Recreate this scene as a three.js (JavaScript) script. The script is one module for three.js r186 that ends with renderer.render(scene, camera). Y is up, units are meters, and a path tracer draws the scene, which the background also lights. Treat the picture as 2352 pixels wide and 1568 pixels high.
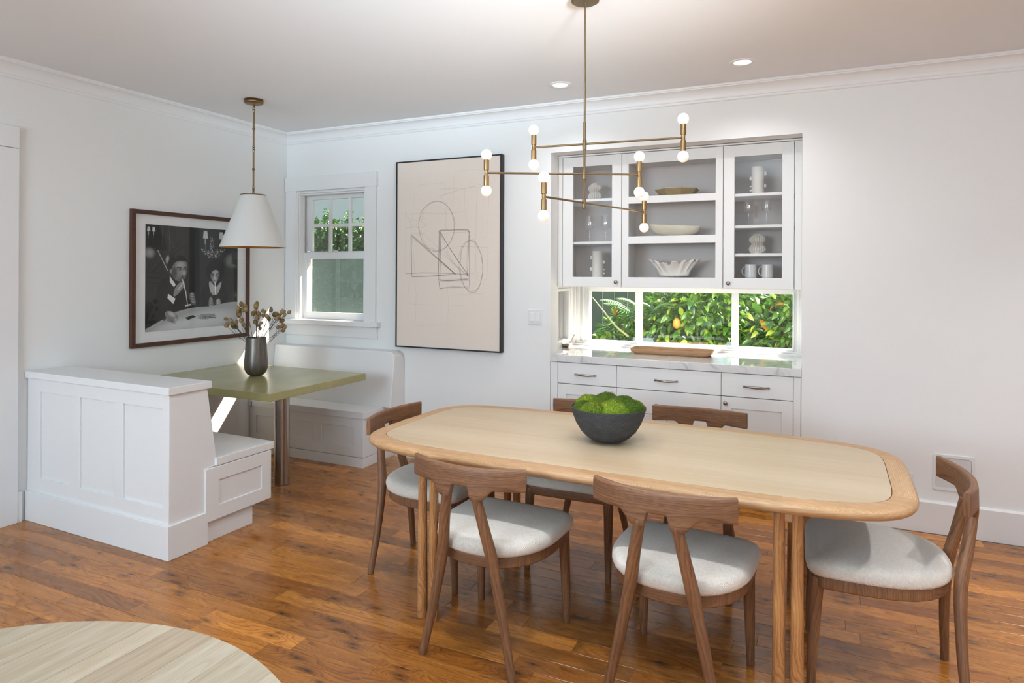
import * as THREE from 'three';
import { mergeGeometries } from 'three/addons/utils/BufferGeometryUtils.js';
import { RoundedBoxGeometry } from 'three/addons/geometries/RoundedBoxGeometry.js';
import { RectAreaLightUniformsLib } from 'three/addons/lights/RectAreaLightUniformsLib.js';

// ------------------------------------------------------------------ camera, sky, sun, large lights, exposure
const scene = new THREE.Scene();
const W = 2352, H = 1568, FOCAL = 1513.42, HORIZON = 628.04;
const camera = new THREE.PerspectiveCamera(2 * Math.atan(H / 2 / FOCAL) * 180 / Math.PI, W / H, 0.05, 200);
camera.position.set(0, 1.49, 0);
camera.rotation.order = 'YXZ';
camera.rotation.set(0, 0.4348, 0.0045);
camera.setViewOffset(W, H, 0, H / 2 - HORIZON, W, H);
const renderer = new THREE.WebGLRenderer({ antialias: true });
renderer.toneMapping = THREE.LinearToneMapping;
renderer.toneMappingExposure = 0.74;
renderer.shadowMap.enabled = true;
RectAreaLightUniformsLib.init();
{ // clear sky: deep blue above, paler towards the horizon, the same all round
  const w = 64, h = 64, d = new Float32Array(w * h * 4);
  for (let y = 0; y < h; y++) for (let x = 0; x < w; x++) {
    const e = Math.max(0, Math.sin((y + 0.5) / h * Math.PI - Math.PI / 2)), k = Math.pow(1 - e, 2.2), i = (y * w + x) * 4;
    d[i] = 0.55 + 0.75 * k; d[i + 1] = 0.85 + 0.6 * k; d[i + 2] = 1.35 + 0.25 * k; d[i + 3] = 1;
  }
  const t = new THREE.DataTexture(d, w, h, THREE.RGBAFormat, THREE.FloatType);
  t.mapping = THREE.EquirectangularReflectionMapping; t.magFilter = THREE.LinearFilter; t.needsUpdate = true;
  scene.background = t; scene.backgroundIntensity = 1.0;
}
const sun = new THREE.DirectionalLight(0xfff4e2, 80);
sun.position.set(0.735 * 9 - 2, 1.265 * 9 + 1, -9 - 4.5); sun.target.position.set(-2, 1, -4.5);
sun.castShadow = true; sun.shadow.mapSize.set(4096, 4096);
Object.assign(sun.shadow.camera, { left: -7, right: 7, top: 7, bottom: -7, near: 0.5, far: 40 });
scene.add(sun, sun.target);
function areaLight(x, y, z, tx, ty, tz, w, h, power, color) {
  const l = new THREE.RectAreaLight(color, power, w, h);
  l.position.set(x, y, z); l.lookAt(tx, ty, tz); scene.add(l); return l;
}
areaLight(-2.42, 1.85, 2.52, -2.42, 1.85, -5, 1.9, 1.15, 26.0, 0xd8eeff);   // area light added inside the left rear window to brighten the room
areaLight(1.5, 1.85, 2.52, 1.5, 1.85, -5, 2.3, 1.15, 4.0, 0xd8eeff);     // area light added inside the right rear window, on top of its sky
areaLight(3.22, 1.85, -0.9, -5, 1.85, -0.9, 1.8, 1.15, 1.8, 0xd8eeff);   // weak area light added inside the right wall window as side fill
const FLASH = 265;                                                        // photographer's flash bounced off the ceiling
const DOWNLIGHT = 8.0, BULB = 0.13;

// ------------------------------------------------------------------ helpers
const XL = -4.315, ZB = -4.498, HC = 2.725, XR = 3.3, ZR = 2.6;
const rng = (s) => () => { s = (s + 0x6d2b79f5) | 0; let t = Math.imul(s ^ (s >>> 15), 1 | s); t = (t + Math.imul(t ^ (t >>> 7), 61 | t)) ^ t; return ((t ^ (t >>> 14)) >>> 0) / 4294967296; };
const R = (d) => d * Math.PI / 180, lerp = (a, b, t) => a + (b - a) * t, sstep = (a, b, x) => { const t = Math.min(1, Math.max(0, (x - a) / (b - a))); return t * t * (3 - 2 * t); };
const used = new Map();
function numbered(n) { const k = used.get(n) ?? 0; used.set(n, k + 1); return k ? n + '_' + String(k).padStart(3, '0') : n; }
function shade(o) { o.castShadow = true; o.receiveShadow = true; return o; }
function thing(name, label, category, pos = [0, 0, 0], turn = 0, group) {
  const o = new THREE.Group(); o.name = numbered(name); o.position.set(...pos); o.rotation.y = turn;
  o.userData = { label, category }; if (group) o.userData.group = group;
  scene.add(o); return o;
}
function part(name, geo, mat, parent, label) {
  const m = shade(new THREE.Mesh(Array.isArray(geo) ? join(geo) : geo, mat)); m.name = numbered(name);
  if (label) m.userData.label = label;
  parent.add(m); return m;
}
function struct(name, geo, mat) { const m = part(name, Array.isArray(geo) ? join(geo, false) : geo, mat, scene); m.userData.kind = 'structure'; return m; }
function structGroup(name) { const g = new THREE.Group(); g.name = numbered(name); g.userData.kind = 'structure'; scene.add(g); return g; }
function solo(name, label, category, geo, mat, pos = [0, 0, 0], turn = 0, group) {
  const m = part(name, geo, mat, scene); m.position.set(...pos); m.rotation.y = turn; m.userData = { label, category }; if (group) m.userData.group = group; return m;
}
function copyOf(o, pos, turn, label, group) {
  const c = o.clone(); c.name = numbered(o.name.replace(/_\d+$/, '')); c.position.set(...pos); c.rotation.y = turn; c.userData = { ...o.userData, label }; if (group) c.userData.group = group;
  c.traverse((k) => { if (k !== c) k.name = numbered(k.name.replace(/_\d{3}$/, '')); });
  scene.add(c); return c;
}
function join(list, shrink = true) { // pieces that run into each other are eased by hairs, so that no two faces coincide
  if (list.length === 1) return list[0];
  return mergeGeometries(list.map((g, i) => { const n = g.index ? g.toNonIndexed() : g.clone(); for (const k of Object.keys(n.attributes)) if (!['position', 'normal', 'uv'].includes(k)) n.deleteAttribute(k);
    if (shrink && i % 8) { n.computeBoundingBox(); const b = n.boundingBox, c = b.getCenter(new THREE.Vector3()), d = b.getSize(new THREE.Vector3()), f = (x) => Math.max(0.5, (x - 1.4e-4 * (i % 8)) / Math.max(x, 1e-4)); n.translate(-c.x, -c.y, -c.z); n.scale(f(d.x), f(d.y), f(d.z)); n.translate(c.x, c.y, c.z); }
    return n; }));
}
// uv in metres from the surface position; the grain (u) runs along axis g
function uvBox(geo, g = 'x', off = [0, 0]) {
  const n = geo.index ? geo.toNonIndexed() : geo, p = n.attributes.position, N = n.attributes.normal, uv = new Float32Array(p.count * 2), c = ['x', 'y', 'z'].indexOf(g);
  for (let i = 0; i < p.count; i += 3) {
    const s = [0, 1, 2].map((k) => Math.abs(N.getComponent(i, k) + N.getComponent(i + 1, k) + N.getComponent(i + 2, k)));
    const m = s.indexOf(Math.max(...s)); let a, b;
    if (m === c) { a = (c + 1) % 3; b = (c + 2) % 3; } else { a = c; b = 3 - c - m; }
    for (let k = 0; k < 3; k++) { uv[(i + k) * 2] = p.getComponent(i + k, a) + off[0]; uv[(i + k) * 2 + 1] = p.getComponent(i + k, b) + off[1] + p.getComponent(i + k, m) * 0.37; }
  }
  n.setAttribute('uv', new THREE.BufferAttribute(uv, 2)); return n;
}
// box between two corners with rounded edges
function bx(x0, y0, z0, x1, y1, z1, r = 0.0025, g = 'x') {
  const w = Math.abs(x1 - x0), h = Math.abs(y1 - y0), d = Math.abs(z1 - z0);
  const b = r > 0 ? new RoundedBoxGeometry(w, h, d, 2, Math.min(r, w / 2.1, h / 2.1, d / 2.1)) : new THREE.BoxGeometry(w, h, d);
  b.translate((x0 + x1) / 2, (y0 + y1) / 2, (z0 + z1) / 2);
  return uvBox(b, g, [x0 * 0.7, y0 * 0.3]);
}
function cyl(x, y0, y1, z, r0, r1 = r0, seg = 24) { const c = new THREE.CylinderGeometry(r1, r0, y1 - y0, seg); c.translate(x, (y0 + y1) / 2, z); return c; }
function rod(a, b, r, seg = 16) {
  const A = new THREE.Vector3(...a), B = new THREE.Vector3(...b), d = B.clone().sub(A), c = new THREE.CylinderGeometry(r, r, d.length(), seg);
  c.applyQuaternion(new THREE.Quaternion().setFromUnitVectors(new THREE.Vector3(0, 1, 0), d.normalize())); c.translate(...A.add(B).multiplyScalar(0.5).toArray()); return c;
}
function lathe(pts, seg = 48) { return new THREE.LatheGeometry(pts.map((p) => new THREE.Vector2(...p)), seg); }
// surface over a grid; f(i/nu, j/nv) returns [x, y, z, u, v]; wrap closes the i direction
function grid(nu, nv, f, wrap = false) {
  const pos = [], uv = [], idx = [];
  for (let j = 0; j <= nv; j++) for (let i = 0; i <= nu; i++) { const p = f(i / nu, j / nv); pos.push(p[0], p[1], p[2]); uv.push(p[3] ?? i / nu, p[4] ?? j / nv); }
  for (let j = 0; j < nv; j++) for (let i = 0; i < nu; i++) { const a = j * (nu + 1) + i, b = a + 1, c = a + nu + 1, d = c + 1; idx.push(a, b, d, a, d, c); }
  const g = new THREE.BufferGeometry();
  g.setAttribute('position', new THREE.Float32BufferAttribute(pos, 3)); g.setAttribute('uv', new THREE.Float32BufferAttribute(uv, 2)); g.setIndex(idx); g.computeVertexNormals();
  if (wrap) { const n = g.attributes.normal, a = new THREE.Vector3(), b = new THREE.Vector3(); for (let j = 0; j <= nv; j++) { const s = j * (nu + 1), e = s + nu; a.fromBufferAttribute(n, s).add(b.fromBufferAttribute(n, e)).normalize(); n.setXYZ(s, a.x, a.y, a.z); n.setXYZ(e, a.x, a.y, a.z); } }
  return g;
}
// tapered sweep along points; rad(t) returns [across, deep]; ends closed; uv in metres with u along
function sweep(points, rad, nl = 24, nr = 18, side = [1, 0, 0], tension = 0.5) {
  const curve = points.length > 2 ? new THREE.CatmullRomCurve3(points.map((p) => new THREE.Vector3(...p)), false, 'catmullrom', tension) : new THREE.LineCurve3(new THREE.Vector3(...points[0]), new THREE.Vector3(...points[1]));
  const L = curve.getLength(), S0 = new THREE.Vector3(...side), ts = [], P = [];
  for (let j = 0; j <= nl; j++) ts.push([j / nl, 1]);
  ts.unshift([0, 0.001], [0, 0.75]); ts.push([1, 0.75], [1, 0.001]);
  for (const [t, k] of ts) {
    const c = curve.getPoint(t), T = curve.getTangent(t), B = new THREE.Vector3().crossVectors(T, S0).normalize(), A = new THREE.Vector3().crossVectors(B, T).normalize(), [ra, rb] = rad(t);
    const end = k < 1 ? (t === 0 ? -1 : 1) * (k < 0.5 ? 0.25 : 0.18) * Math.min(ra, rb) : 0;
    P.push([c.addScaledVector(T, end), A, B, ra * k, rb * k, t]);
  }
  return grid(nr, P.length - 1, (u, v) => {
    const [c, A, B, ra, rb, t] = P[Math.round(v * (P.length - 1))], q = u * Math.PI * 2, x = Math.cos(q) * ra, y = -Math.sin(q) * rb;
    return [c.x + A.x * x + B.x * y, c.y + A.y * x + B.y * y, c.z + A.z * x + B.z * y, t * L, u * Math.PI * 2 * 0.02];
  }, true);
}
function extrude(shapePts, depth, bevel = 0, holes = []) {
  const s = new THREE.Shape(shapePts.map((p) => new THREE.Vector2(...p)));
  for (const h of holes) s.holes.push(new THREE.Path(h.map((p) => new THREE.Vector2(...p))));
  return new THREE.ExtrudeGeometry(s, { depth, bevelEnabled: bevel > 0, bevelSize: bevel, bevelThickness: bevel, bevelOffset: -bevel, bevelSegments: 2, curveSegments: 12 });
}
// profile (a, y) pushed along x from x0 to x1; a counts towards +z from z
function runX(profile, x0, x1, z, s = 1) { const g = extrude(profile.map(([a, y]) => [-a * s, y]), x1 - x0); g.rotateY(Math.PI / 2); g.translate(x0, 0, z); return uvBox(g); }
function runZ(profile, z0, z1, x, s = 1) { const g = extrude(profile.map(([a, y]) => [a * s, y]), z1 - z0); g.translate(x, 0, z0); return uvBox(g, 'z'); }

// ------------------------------------------------------------------ noise and textures
const TBL = (() => { const r = rng(77), t = new Float32Array(65536); for (let i = 0; i < 65536; i++) t[i] = r(); return t; })();
const hash = (x, y, s) => TBL[((x * 374761 + y * 668265 + s * 1013) ^ (x << 7) ^ (y << 3)) & 65535];
function vn(x, y, px, py, s) {
  const ix = Math.floor(x), iy = Math.floor(y); let fx = x - ix, fy = y - iy; fx = fx * fx * (3 - 2 * fx); fy = fy * fy * (3 - 2 * fy);
  const a = ((ix % px) + px) % px, b = (a + 1) % px, c = ((iy % py) + py) % py, d = (c + 1) % py;
  return lerp(lerp(hash(a, c, s), hash(b, c, s), fx), lerp(hash(a, d, s), hash(b, d, s), fx), fy);
}
function fbm(u, v, px, py, s, oct = 4) { let a = 0, k = 0.5, n = 0; for (let o = 0; o < oct; o++) { a += k * vn(u * px, v * py, px, py, s + o); n += k; k *= 0.5; px *= 2; py *= 2; } return a / n; }
function tex(w, h, f, srgb = true, lx = 1, ly = 1) {
  const d = new Uint8Array(w * h * 4);
  for (let y = 0; y < h; y++) for (let x = 0; x < w; x++) { const c = f((x + 0.5) / w, (y + 0.5) / h), i = (y * w + x) * 4; for (let k = 0; k < 3; k++) d[i + k] = Math.max(0, Math.min(255, (c.length ? c[k] : c))); d[i + 3] = 255; }
  const t = new THREE.DataTexture(d, w, h); t.wrapS = t.wrapT = THREE.RepeatWrapping; t.magFilter = THREE.LinearFilter; t.minFilter = THREE.LinearFilter;
  if (srgb) t.colorSpace = THREE.SRGBColorSpace; t.repeat.set(1 / lx, 1 / ly); t.needsUpdate = true; return t;
}
const mix3 = (a, b, t) => [a[0] + (b[0] - a[0]) * t, a[1] + (b[1] - a[1]) * t, a[2] + (b[2] - a[2]) * t];
// wood: lx by ly metres, grain along u
function woodTex(w, h, lx, ly, s, o) {
  const r = rng(s), knots = []; for (let i = 0; i < (o.knots ?? 0); i++) knots.push([r() * lx, r() * ly, 0.006 + r() * 0.012]);
  const nx = Math.max(1, Math.round(lx * (o.fx ?? 1.4))), ny = Math.max(2, Math.round(ly * (o.fy ?? 14))), fr = Math.round(ly * o.rings);
  return tex(w, h, (u, v) => {
    let ph = v * fr + o.warp * (fbm(u, v, nx, ny, s, 3) - 0.5), dark = 0;
    for (const [kx, ky, kr] of knots) {
      let dx = Math.abs(u * lx - kx), dy = Math.abs(v * ly - ky); if (dx > lx / 2) dx = lx - dx; if (dy > ly / 2) dy = ly - dy;
      const q = (dx / 3.2) * (dx / 3.2) + dy * dy; if (q > 0.004) continue;
      ph += 2.6 * Math.exp(-q / (kr * kr * 6)); dark = Math.max(dark, Math.exp(-q / (kr * kr * 0.16)), 0.5 * Math.exp(-q / (kr * kr * 1.3)));
    }
    let f = ph - Math.floor(ph); f = f < 0.82 ? f / 0.82 : 1 - (f - 0.82) / 0.18;
    const ring = Math.pow(f, o.sharp ?? 2.2), fine = vn(u * nx * 28, v * ny * 34, nx * 28, ny * 34, s + 9), streak = fbm(u, v, nx * 2, ny * 5, s + 20, 3), tone = fbm(u, v, Math.max(1, nx >> 1), ny >> 1 || 1, s + 40, 2);
    let t = o.ring * ring + (o.fine ?? 0.2) * (fine - 0.5) + (o.streak ?? 0.5) * (streak - 0.5) + (o.tone ?? 0.4) * (tone - 0.5) + 0.3;
    let c = mix3(o.light, o.dark, Math.max(0, Math.min(1, t)));
    if (dark > 0.02) c = mix3(c, o.knot ?? [46, 26, 14], Math.min(1, dark) * 0.9);
    return c;
  }, true, lx, ly);
}
const M = {};
const std = (o) => new THREE.MeshStandardMaterial(o), phy = (o) => new THREE.MeshPhysicalMaterial(o);
const lin = (r, g, b) => new THREE.Color().setRGB(r, g, b);

// ------------------------------------------------------------------ materials
const plaster = tex(256, 256, (u, v) => 128 + 60 * (fbm(u, v, 40, 40, 3, 3) - 0.5) + 50 * (vn(u * 90, v * 90, 90, 90, 8) - 0.5), false, 0.35, 0.35);
M.wall = std({ color: lin(0.80, 0.805, 0.79), roughness: 0.75, bumpMap: plaster, bumpScale: 0.0006 });
M.ceiling = std({ color: lin(0.79, 0.80, 0.81), roughness: 0.9, bumpMap: plaster, bumpScale: 0.0004 });
M.trim = std({ color: lin(0.79, 0.79, 0.785), roughness: 0.38 });
M.bench = std({ color: lin(0.77, 0.772, 0.765), roughness: 0.42 });
M.cabinet = std({ color: lin(0.77, 0.772, 0.76), roughness: 0.45 });
M.cabinetInsideShade = std({ color: lin(0.66, 0.62, 0.60), roughness: 0.6 });  // greyer than the fronts: shade inside the cabinets put into the colour
M.gapShade = std({ color: lin(0.03, 0.028, 0.026), roughness: 0.9 });  // near black that paints in the shade of narrow joints and slots
M.glass = phy({ color: 0xffffff, transmission: 1, thickness: 0, roughness: 0, ior: 1.5 });
M.artGlass = phy({ color: 0xffffff, transmission: 1, thickness: 0, roughness: 0, ior: 1.5, specularIntensity: 0.4 });
M.thinGlass = phy({ color: 0xffffff, transmission: 1, thickness: 0, roughness: 0.0, ior: 1.9 });
M.winWhite = std({ color: lin(0.8, 0.81, 0.81), roughness: 0.35 });
// floor: oiled oak boards
const oakMap = woodTex(1536, 768, 2.0, 0.72, 11, { light: [212, 146, 70], dark: [138, 84, 34], rings: 40, warp: 11, ring: 0.5, fine: 0.24, streak: 0.42, tone: 0.7, sharp: 3, knots: 40, fx: 1.5, fy: 12 });
const oakRough = tex(512, 256, (u, v) => 60 + 40 * (fbm(u, v, 12, 30, 61, 3) - 0.5) + 30 * (vn(u * 30, v * 200, 30, 200, 5) - 0.5), false, 2.0, 0.72);
const tints = [[0.78, 0.73, 0.62], [0.94, 0.88, 0.74], [0.68, 0.61, 0.51], [1.1, 1.05, 0.92], [0.82, 0.72, 0.58], [1.0, 0.92, 0.74], [0.68, 0.62, 0.54], [1.32, 1.28, 1.16], [0.88, 0.82, 0.7], [0.64, 0.55, 0.44]];
M.floor = tints.map((c) => std({ color: lin(...c), map: oakMap, roughnessMap: oakRough, roughness: 1.0 }));
// chairs: brown stained ash
const ashMap = woodTex(1024, 512, 1.0, 0.3, 21, { light: [150, 107, 73], dark: [90, 60, 39], rings: 95, warp: 10, ring: 0.5, fine: 0.34, streak: 0.45, tone: 0.4, sharp: 3, fx: 2, fy: 14 });
M.chair = std({ map: ashMap, roughness: 0.5, color: lin(0.92, 0.9, 0.88) });
M.chairDark = std({ map: ashMap, roughness: 0.5, color: lin(0.72, 0.66, 0.62) });
const weave = (() => { // diagonal ribs of thick yarn
  const f = (u, v) => { const a = (u + v) * 24, b = (u - v) * 48, r = Math.sin(a * Math.PI * 2), k = Math.sin(b * Math.PI * 2 + Math.floor(a) * 2.1); return 0.5 + 0.3 * r + 0.2 * k; };
  return { bump: tex(512, 512, (u, v) => 255 * Math.max(0, Math.min(1, f(u, v) + 0.3 * (vn(u * 96, v * 96, 96, 96, 4) - 0.5))), false, 0.13, 0.13),
    map: tex(512, 512, (u, v) => { const n = vn(u * 128, v * 128, 128, 128, 14), q = n > 0.86 ? -26 : 0, t = 14 * (f(u, v) - 0.5) + 16 * (fbm(u, v, 20, 20, 6, 3) - 0.5) + q; return [243 + t, 236 + t, 224 + t]; }, true, 0.13, 0.13) };
})();
M.fabric = phy({ map: weave.map, bumpMap: weave.bump, bumpScale: 0.0022, roughness: 0.95, sheen: 0.25, sheenColor: lin(1, 1, 1), sheenRoughness: 0.6 });
// dining table
const railMap = woodTex(1024, 512, 1.2, 0.36, 31, { light: [203, 169, 128], dark: [158, 120, 82], rings: 130, warp: 7, ring: 0.42, fine: 0.36, streak: 0.5, tone: 0.5, sharp: 2.4, fx: 1.5, fy: 10 });
M.rails = [[0.98, 0.96, 0.93], [0.88, 0.85, 0.80], [1.0, 1.0, 1.0], [0.93, 0.88, 0.82]].map((c) => std({ map: railMap, color: lin(...c), roughness: 0.42 }));
const panelMap = woodTex(1024, 512, 1.6, 0.8, 41, { light: [189, 171, 143], dark: [170, 147, 116], rings: 16, warp: 6, ring: 0.08, fine: 0.2, streak: 0.45, tone: 0.8, fx: 1.2, fy: 14 });
M.tablePanel = std({ map: panelMap, roughness: 0.4 });
const poleMap = woodTex(512, 512, 0.8, 0.13, 51, { light: [192, 138, 86], dark: [124, 80, 44], rings: 60, warp: 12, ring: 0.55, fine: 0.3, streak: 0.4, tone: 0.4, sharp: 2.5, knots: 3, knot: [200, 150, 92], fx: 2, fy: 12 });
M.pole = std({ map: poleMap, roughness: 0.45 });
// round table
const bleachMap = woodTex(1024, 512, 1.3, 0.4, 61, { light: [214, 202, 178], dark: [184, 164, 132], rings: 60, warp: 12, ring: 0.3, fine: 0.3, streak: 0.8, tone: 0.6, fx: 1.5, fy: 12 });
M.bleach = [[0.60, 0.59, 0.60], [0.55, 0.54, 0.53], [0.65, 0.64, 0.64], [0.51, 0.46, 0.43], [0.58, 0.57, 0.57]].map((c) => std({ map: bleachMap, color: lin(...c), roughness: 0.55 }));
const trayMap = woodTex(512, 256, 0.7, 0.3, 71, { light: [190, 152, 112], dark: [140, 102, 70], rings: 50, warp: 10, ring: 0.4, streak: 0.6, tone: 0.4, fx: 2, fy: 8 });
M.tray = std({ map: trayMap, roughness: 0.6 });
const walnutMap = woodTex(512, 256, 0.9, 0.12, 81, { light: [104, 62, 42], dark: [52, 28, 18], rings: 160, warp: 8, ring: 0.5, fine: 0.5, streak: 0.5, tone: 0.3, fx: 3, fy: 8 });
M.walnut = std({ map: walnutMap, roughness: 0.5 });
// marble: grey veins in white
M.marble = (() => {
  const f = (u, v) => { const w1 = fbm(u, v, 5, 3, 5, 5), w2 = fbm(u, v, 7, 4, 25, 4), a = Math.abs(Math.sin(Math.PI * (7 * u + 3 * v + 1.7 * w1))), b = Math.abs(Math.sin(Math.PI * (11 * u + 4 * v + 2.0 * w2))); const k = 60 * Math.pow(1 - a, 6) * Math.max(0, w2 - 0.3) * 2 + 22 * Math.pow(1 - b, 9) * w1 + 30 * (w1 - 0.45); return [222 - k, 223 - k, 222 - k * 0.95]; };
  return phy({ map: tex(1024, 512, f, true, 1.3, 0.65), roughness: 0.08, clearcoat: 0.6, clearcoatRoughness: 0.03 });
})();
M.olive = std({ map: tex(512, 512, (u, v) => { const n = fbm(u, v, 6, 6, 91, 5), q = vn(u * 120, v * 120, 120, 120, 3); const t = 22 * (n - 0.5) + 6 * (q - 0.5); return [158 + t, 152 + t, 104 + t * 0.9]; }, true, 0.9, 0.9), roughness: 0.2 });
const brushMap = tex(256, 256, (u, v) => { const n = fbm(u, v, 3, 60, 15, 3); return 110 + 90 * (n - 0.5); }, false, 0.3, 0.3);
M.steel = std({ color: lin(0.42, 0.39, 0.36), metalness: 1, roughness: 0.26, bumpMap: brushMap, bumpScale: 0.0002 });
M.nickel = std({ color: lin(0.32, 0.275, 0.24), metalness: 1, roughness: 0.3 });
M.brass = std({ color: lin(0.37, 0.235, 0.11), metalness: 1, roughness: 0.3, bumpMap: brushMap, bumpScale: 0.0001 });
M.brassDark = std({ color: lin(0.205, 0.145, 0.08), metalness: 1, roughness: 0.36 });
M.bronze = std({ color: lin(0.23, 0.135, 0.06), metalness: 1, roughness: 0.38 });
M.bulb = std({ color: lin(0.9, 0.85, 0.8), emissive: lin(1, 0.80, 0.64), emissiveIntensity: 0.62, roughness: 0.3 });
M.lens = std({ color: lin(0.9, 0.9, 0.9), emissive: lin(1, 0.97, 0.92), emissiveIntensity: 1.6, roughness: 0.6 });
M.shadeOut = std({ color: lin(0.66, 0.66, 0.625), roughness: 0.5 });
M.shadeIn = std({ color: lin(0.5, 0.27, 0.09), metalness: 1, roughness: 0.4 });
M.black = std({ color: lin(0.012, 0.012, 0.013), roughness: 0.5 });
M.plate = std({ color: lin(0.74, 0.75, 0.74), roughness: 0.35 });
M.grey = std({ color: lin(0.62, 0.63, 0.62), roughness: 0.5 });
const speck = (base, amt, s, n) => tex(256, 256, (u, v) => { const q = vn(u * n, v * n, n, n, s), k = (q > 0.8 ? amt : q < 0.16 ? -amt : 0) + amt * (fbm(u, v, 8, 8, s + 3, 3) - 0.5); return [base[0] + k, base[1] + k, base[2] + k * 0.95]; }, true, 0.25, 0.25);
M.bowl = std({ map: speck([60, 60, 61], 20, 12, 96), roughness: 0.85, bumpMap: plaster, bumpScale: 0.001 });
M.stoneware = std({ map: speck([196, 190, 172], 14, 22, 96), roughness: 0.7 });
M.glaze = std({ map: speck([156, 138, 104], 12, 32, 64), roughness: 0.45 });
M.ceramic = std({ color: lin(0.72, 0.69, 0.63), roughness: 0.6 });
M.china = std({ color: lin(0.76, 0.76, 0.75), roughness: 0.2 });
M.vase = std({ map: tex(256, 256, (u, v) => { const n = fbm(u, v, 30, 8, 7, 4), t = 40 * (n - 0.5); return [112 + t, 106 + t, 99 + t]; }, true, 1, 1), metalness: 0.85, roughness: 0.33 });
M.pod = [[0.25, 0.165, 0.07], [0.2, 0.13, 0.055], [0.3, 0.205, 0.09]].map((c) => std({ color: lin(...c), roughness: 0.85 }));
M.stem = std({ color: lin(0.07, 0.055, 0.05), roughness: 0.8 });

// ------------------------------------------------------------------ the room
// floor: each board in view is a piece of its own, 91 mm wide, running along x
{
  const floor = struct('floor', new THREE.BoxGeometry(XR - XL + 0.5, 0.06, ZR - ZB + 0.5), M.floor[0]);
  floor.position.set((XL + XR) / 2, -0.0425, (ZR + ZB) / 2);
  const bw = 0.0915, cache = new Map(), r = rng(5), th = 0.4348;
  const board = (L, k) => {
    const key = L + ':' + k; if (cache.has(key)) return cache.get(key);
    const a = L / 2 - 0.0003, b = bw / 2 - 0.0003, c = 0.0011, y0 = -0.0125, q = [];
    const ring = (x, z, y) => [[-x, y, z], [x, y, z], [x, y, -z], [-x, y, -z]];
    const T = ring(a - c, b - c, 0), E = ring(a, b, -c * 0.7), B = ring(a, b, y0), quad = (p) => q.push(p[0], p[1], p[2], p[0], p[2], p[3]);
    quad(T); for (let i = 0; i < 4; i++) { const j = (i + 1) % 4; quad([E[i], E[j], T[j], T[i]]); quad([B[i], B[j], E[j], E[i]]); }
    const g = new THREE.BufferGeometry(); g.setAttribute('position', new THREE.Float32BufferAttribute(q.flat(), 3)); g.computeVertexNormals();
    const ou = rng(k * 31 + 3)() * 2, ov = k * 0.0915 + 0.03; const uv = []; for (const p of q) uv.push(p[0] + ou, p[2] + ov + p[1]);
    g.setAttribute('uv', new THREE.Float32BufferAttribute(uv, 2)); cache.set(key, g); return g;
  };
  const lens = [0.38, 0.52, 0.66, 0.8, 0.98, 1.2, 1.4], rest = [[], [], [], []];
  for (let row = 0; row < 78; row++) {
    const z = ZB + 0.03 + (row + 0.5) * bw; if (z > ZR - 0.05) break;
    let x = XL - r() * 0.3; let last = -1;
    while (x < XR) {
      const L = lens[Math.floor(r() * lens.length)], g = board(L, Math.floor(r() * 8)); let m = Math.floor(r() * tints.length); if (m === last) m = (m + 3) % tints.length; last = m;
      const cx = x + L / 2, corners = [[x, z], [x + L, z]];
      const seen = corners.some(([px, pz]) => { const d = -px * Math.sin(th) - pz * Math.cos(th), s = px * Math.cos(th) - pz * Math.sin(th); return d > 2.33 && s / d > -0.80 && s / d < 0.80; }) && z < -0.7;
      if (seen) { const p = part('plank', g, M.floor[m], floor); p.position.set(cx - floor.position.x, 0.0425, z - floor.position.z); }
      else if (cx < XR && cx > XL) { const c = g.clone(); c.translate(cx, 0, z); rest[m % 4].push(c); }
      x += L;
    }
  }
  rest.forEach((l, i) => { const p = part('floor_boards', l, M.floor[i * 2 + 1], floor); p.position.set(-floor.position.x, 0.0425, -floor.position.z); p.userData.kind = 'stuff'; });
}
struct('ceiling', bx(XL - 0.2, HC, ZB - 0.15, XR + 0.2, HC + 0.12, ZR + 0.2, 0), M.ceiling);
const N = { l: -1.777, r: -0.092, t: 2.375 }, W1 = { l: -4.19, r: -3.438, b: 1.05, t: 2.2 }, ZO = -4.66;
struct('wall_back', [
  bx(XL - 0.2, -0.05, ZO, W1.l, HC, ZB, 0), bx(W1.l, -0.05, ZO, W1.r, W1.b, ZB, 0), bx(W1.l, W1.t, ZO, W1.r, HC, ZB, 0), bx(W1.r, -0.05, ZO, N.l, HC, ZB, 0),
  bx(N.l, N.t, ZO, N.r, HC, ZB, 0), bx(N.r, -0.05, ZO, XR + 0.2, HC, ZB, 0)], M.wall);
struct('wall_left', [bx(XL - 0.16, -0.05, ZB, XL, HC, -2.2, 0), bx(XL - 0.16, 2.215, -2.2, XL, HC, -1.3, 0), bx(XL - 0.16, -0.05, -1.3, XL, HC, ZR, 0)], M.wall);
struct('wall_right', [bx(XR, -0.05, ZB, XR + 0.16, HC, -1.85, 0), bx(XR, -0.05, -1.85, XR + 0.16, 1.2, 0.05, 0), bx(XR, 2.45, -1.85, XR + 0.16, HC, 0.05, 0), bx(XR, -0.05, 0.05, XR + 0.16, HC, ZR, 0)], M.wall);
struct('wall_rear', [bx(XL - 0.16, -0.05, ZR, -3.4, HC, ZR + 0.16, 0), bx(-3.4, -0.05, ZR, -1.45, 1.2, ZR + 0.16, 0), bx(-3.4, 2.45, ZR, -1.45, HC, ZR + 0.16, 0), bx(-1.45, -0.05, ZR, 0.3, HC, ZR + 0.16, 0),
  bx(0.3, -0.05, ZR, 2.7, 1.2, ZR + 0.16, 0), bx(0.3, 2.45, ZR, 2.7, HC, ZR + 0.16, 0), bx(2.7, -0.05, ZR, XR + 0.16, HC, ZR + 0.16, 0)], M.wall);
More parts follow.
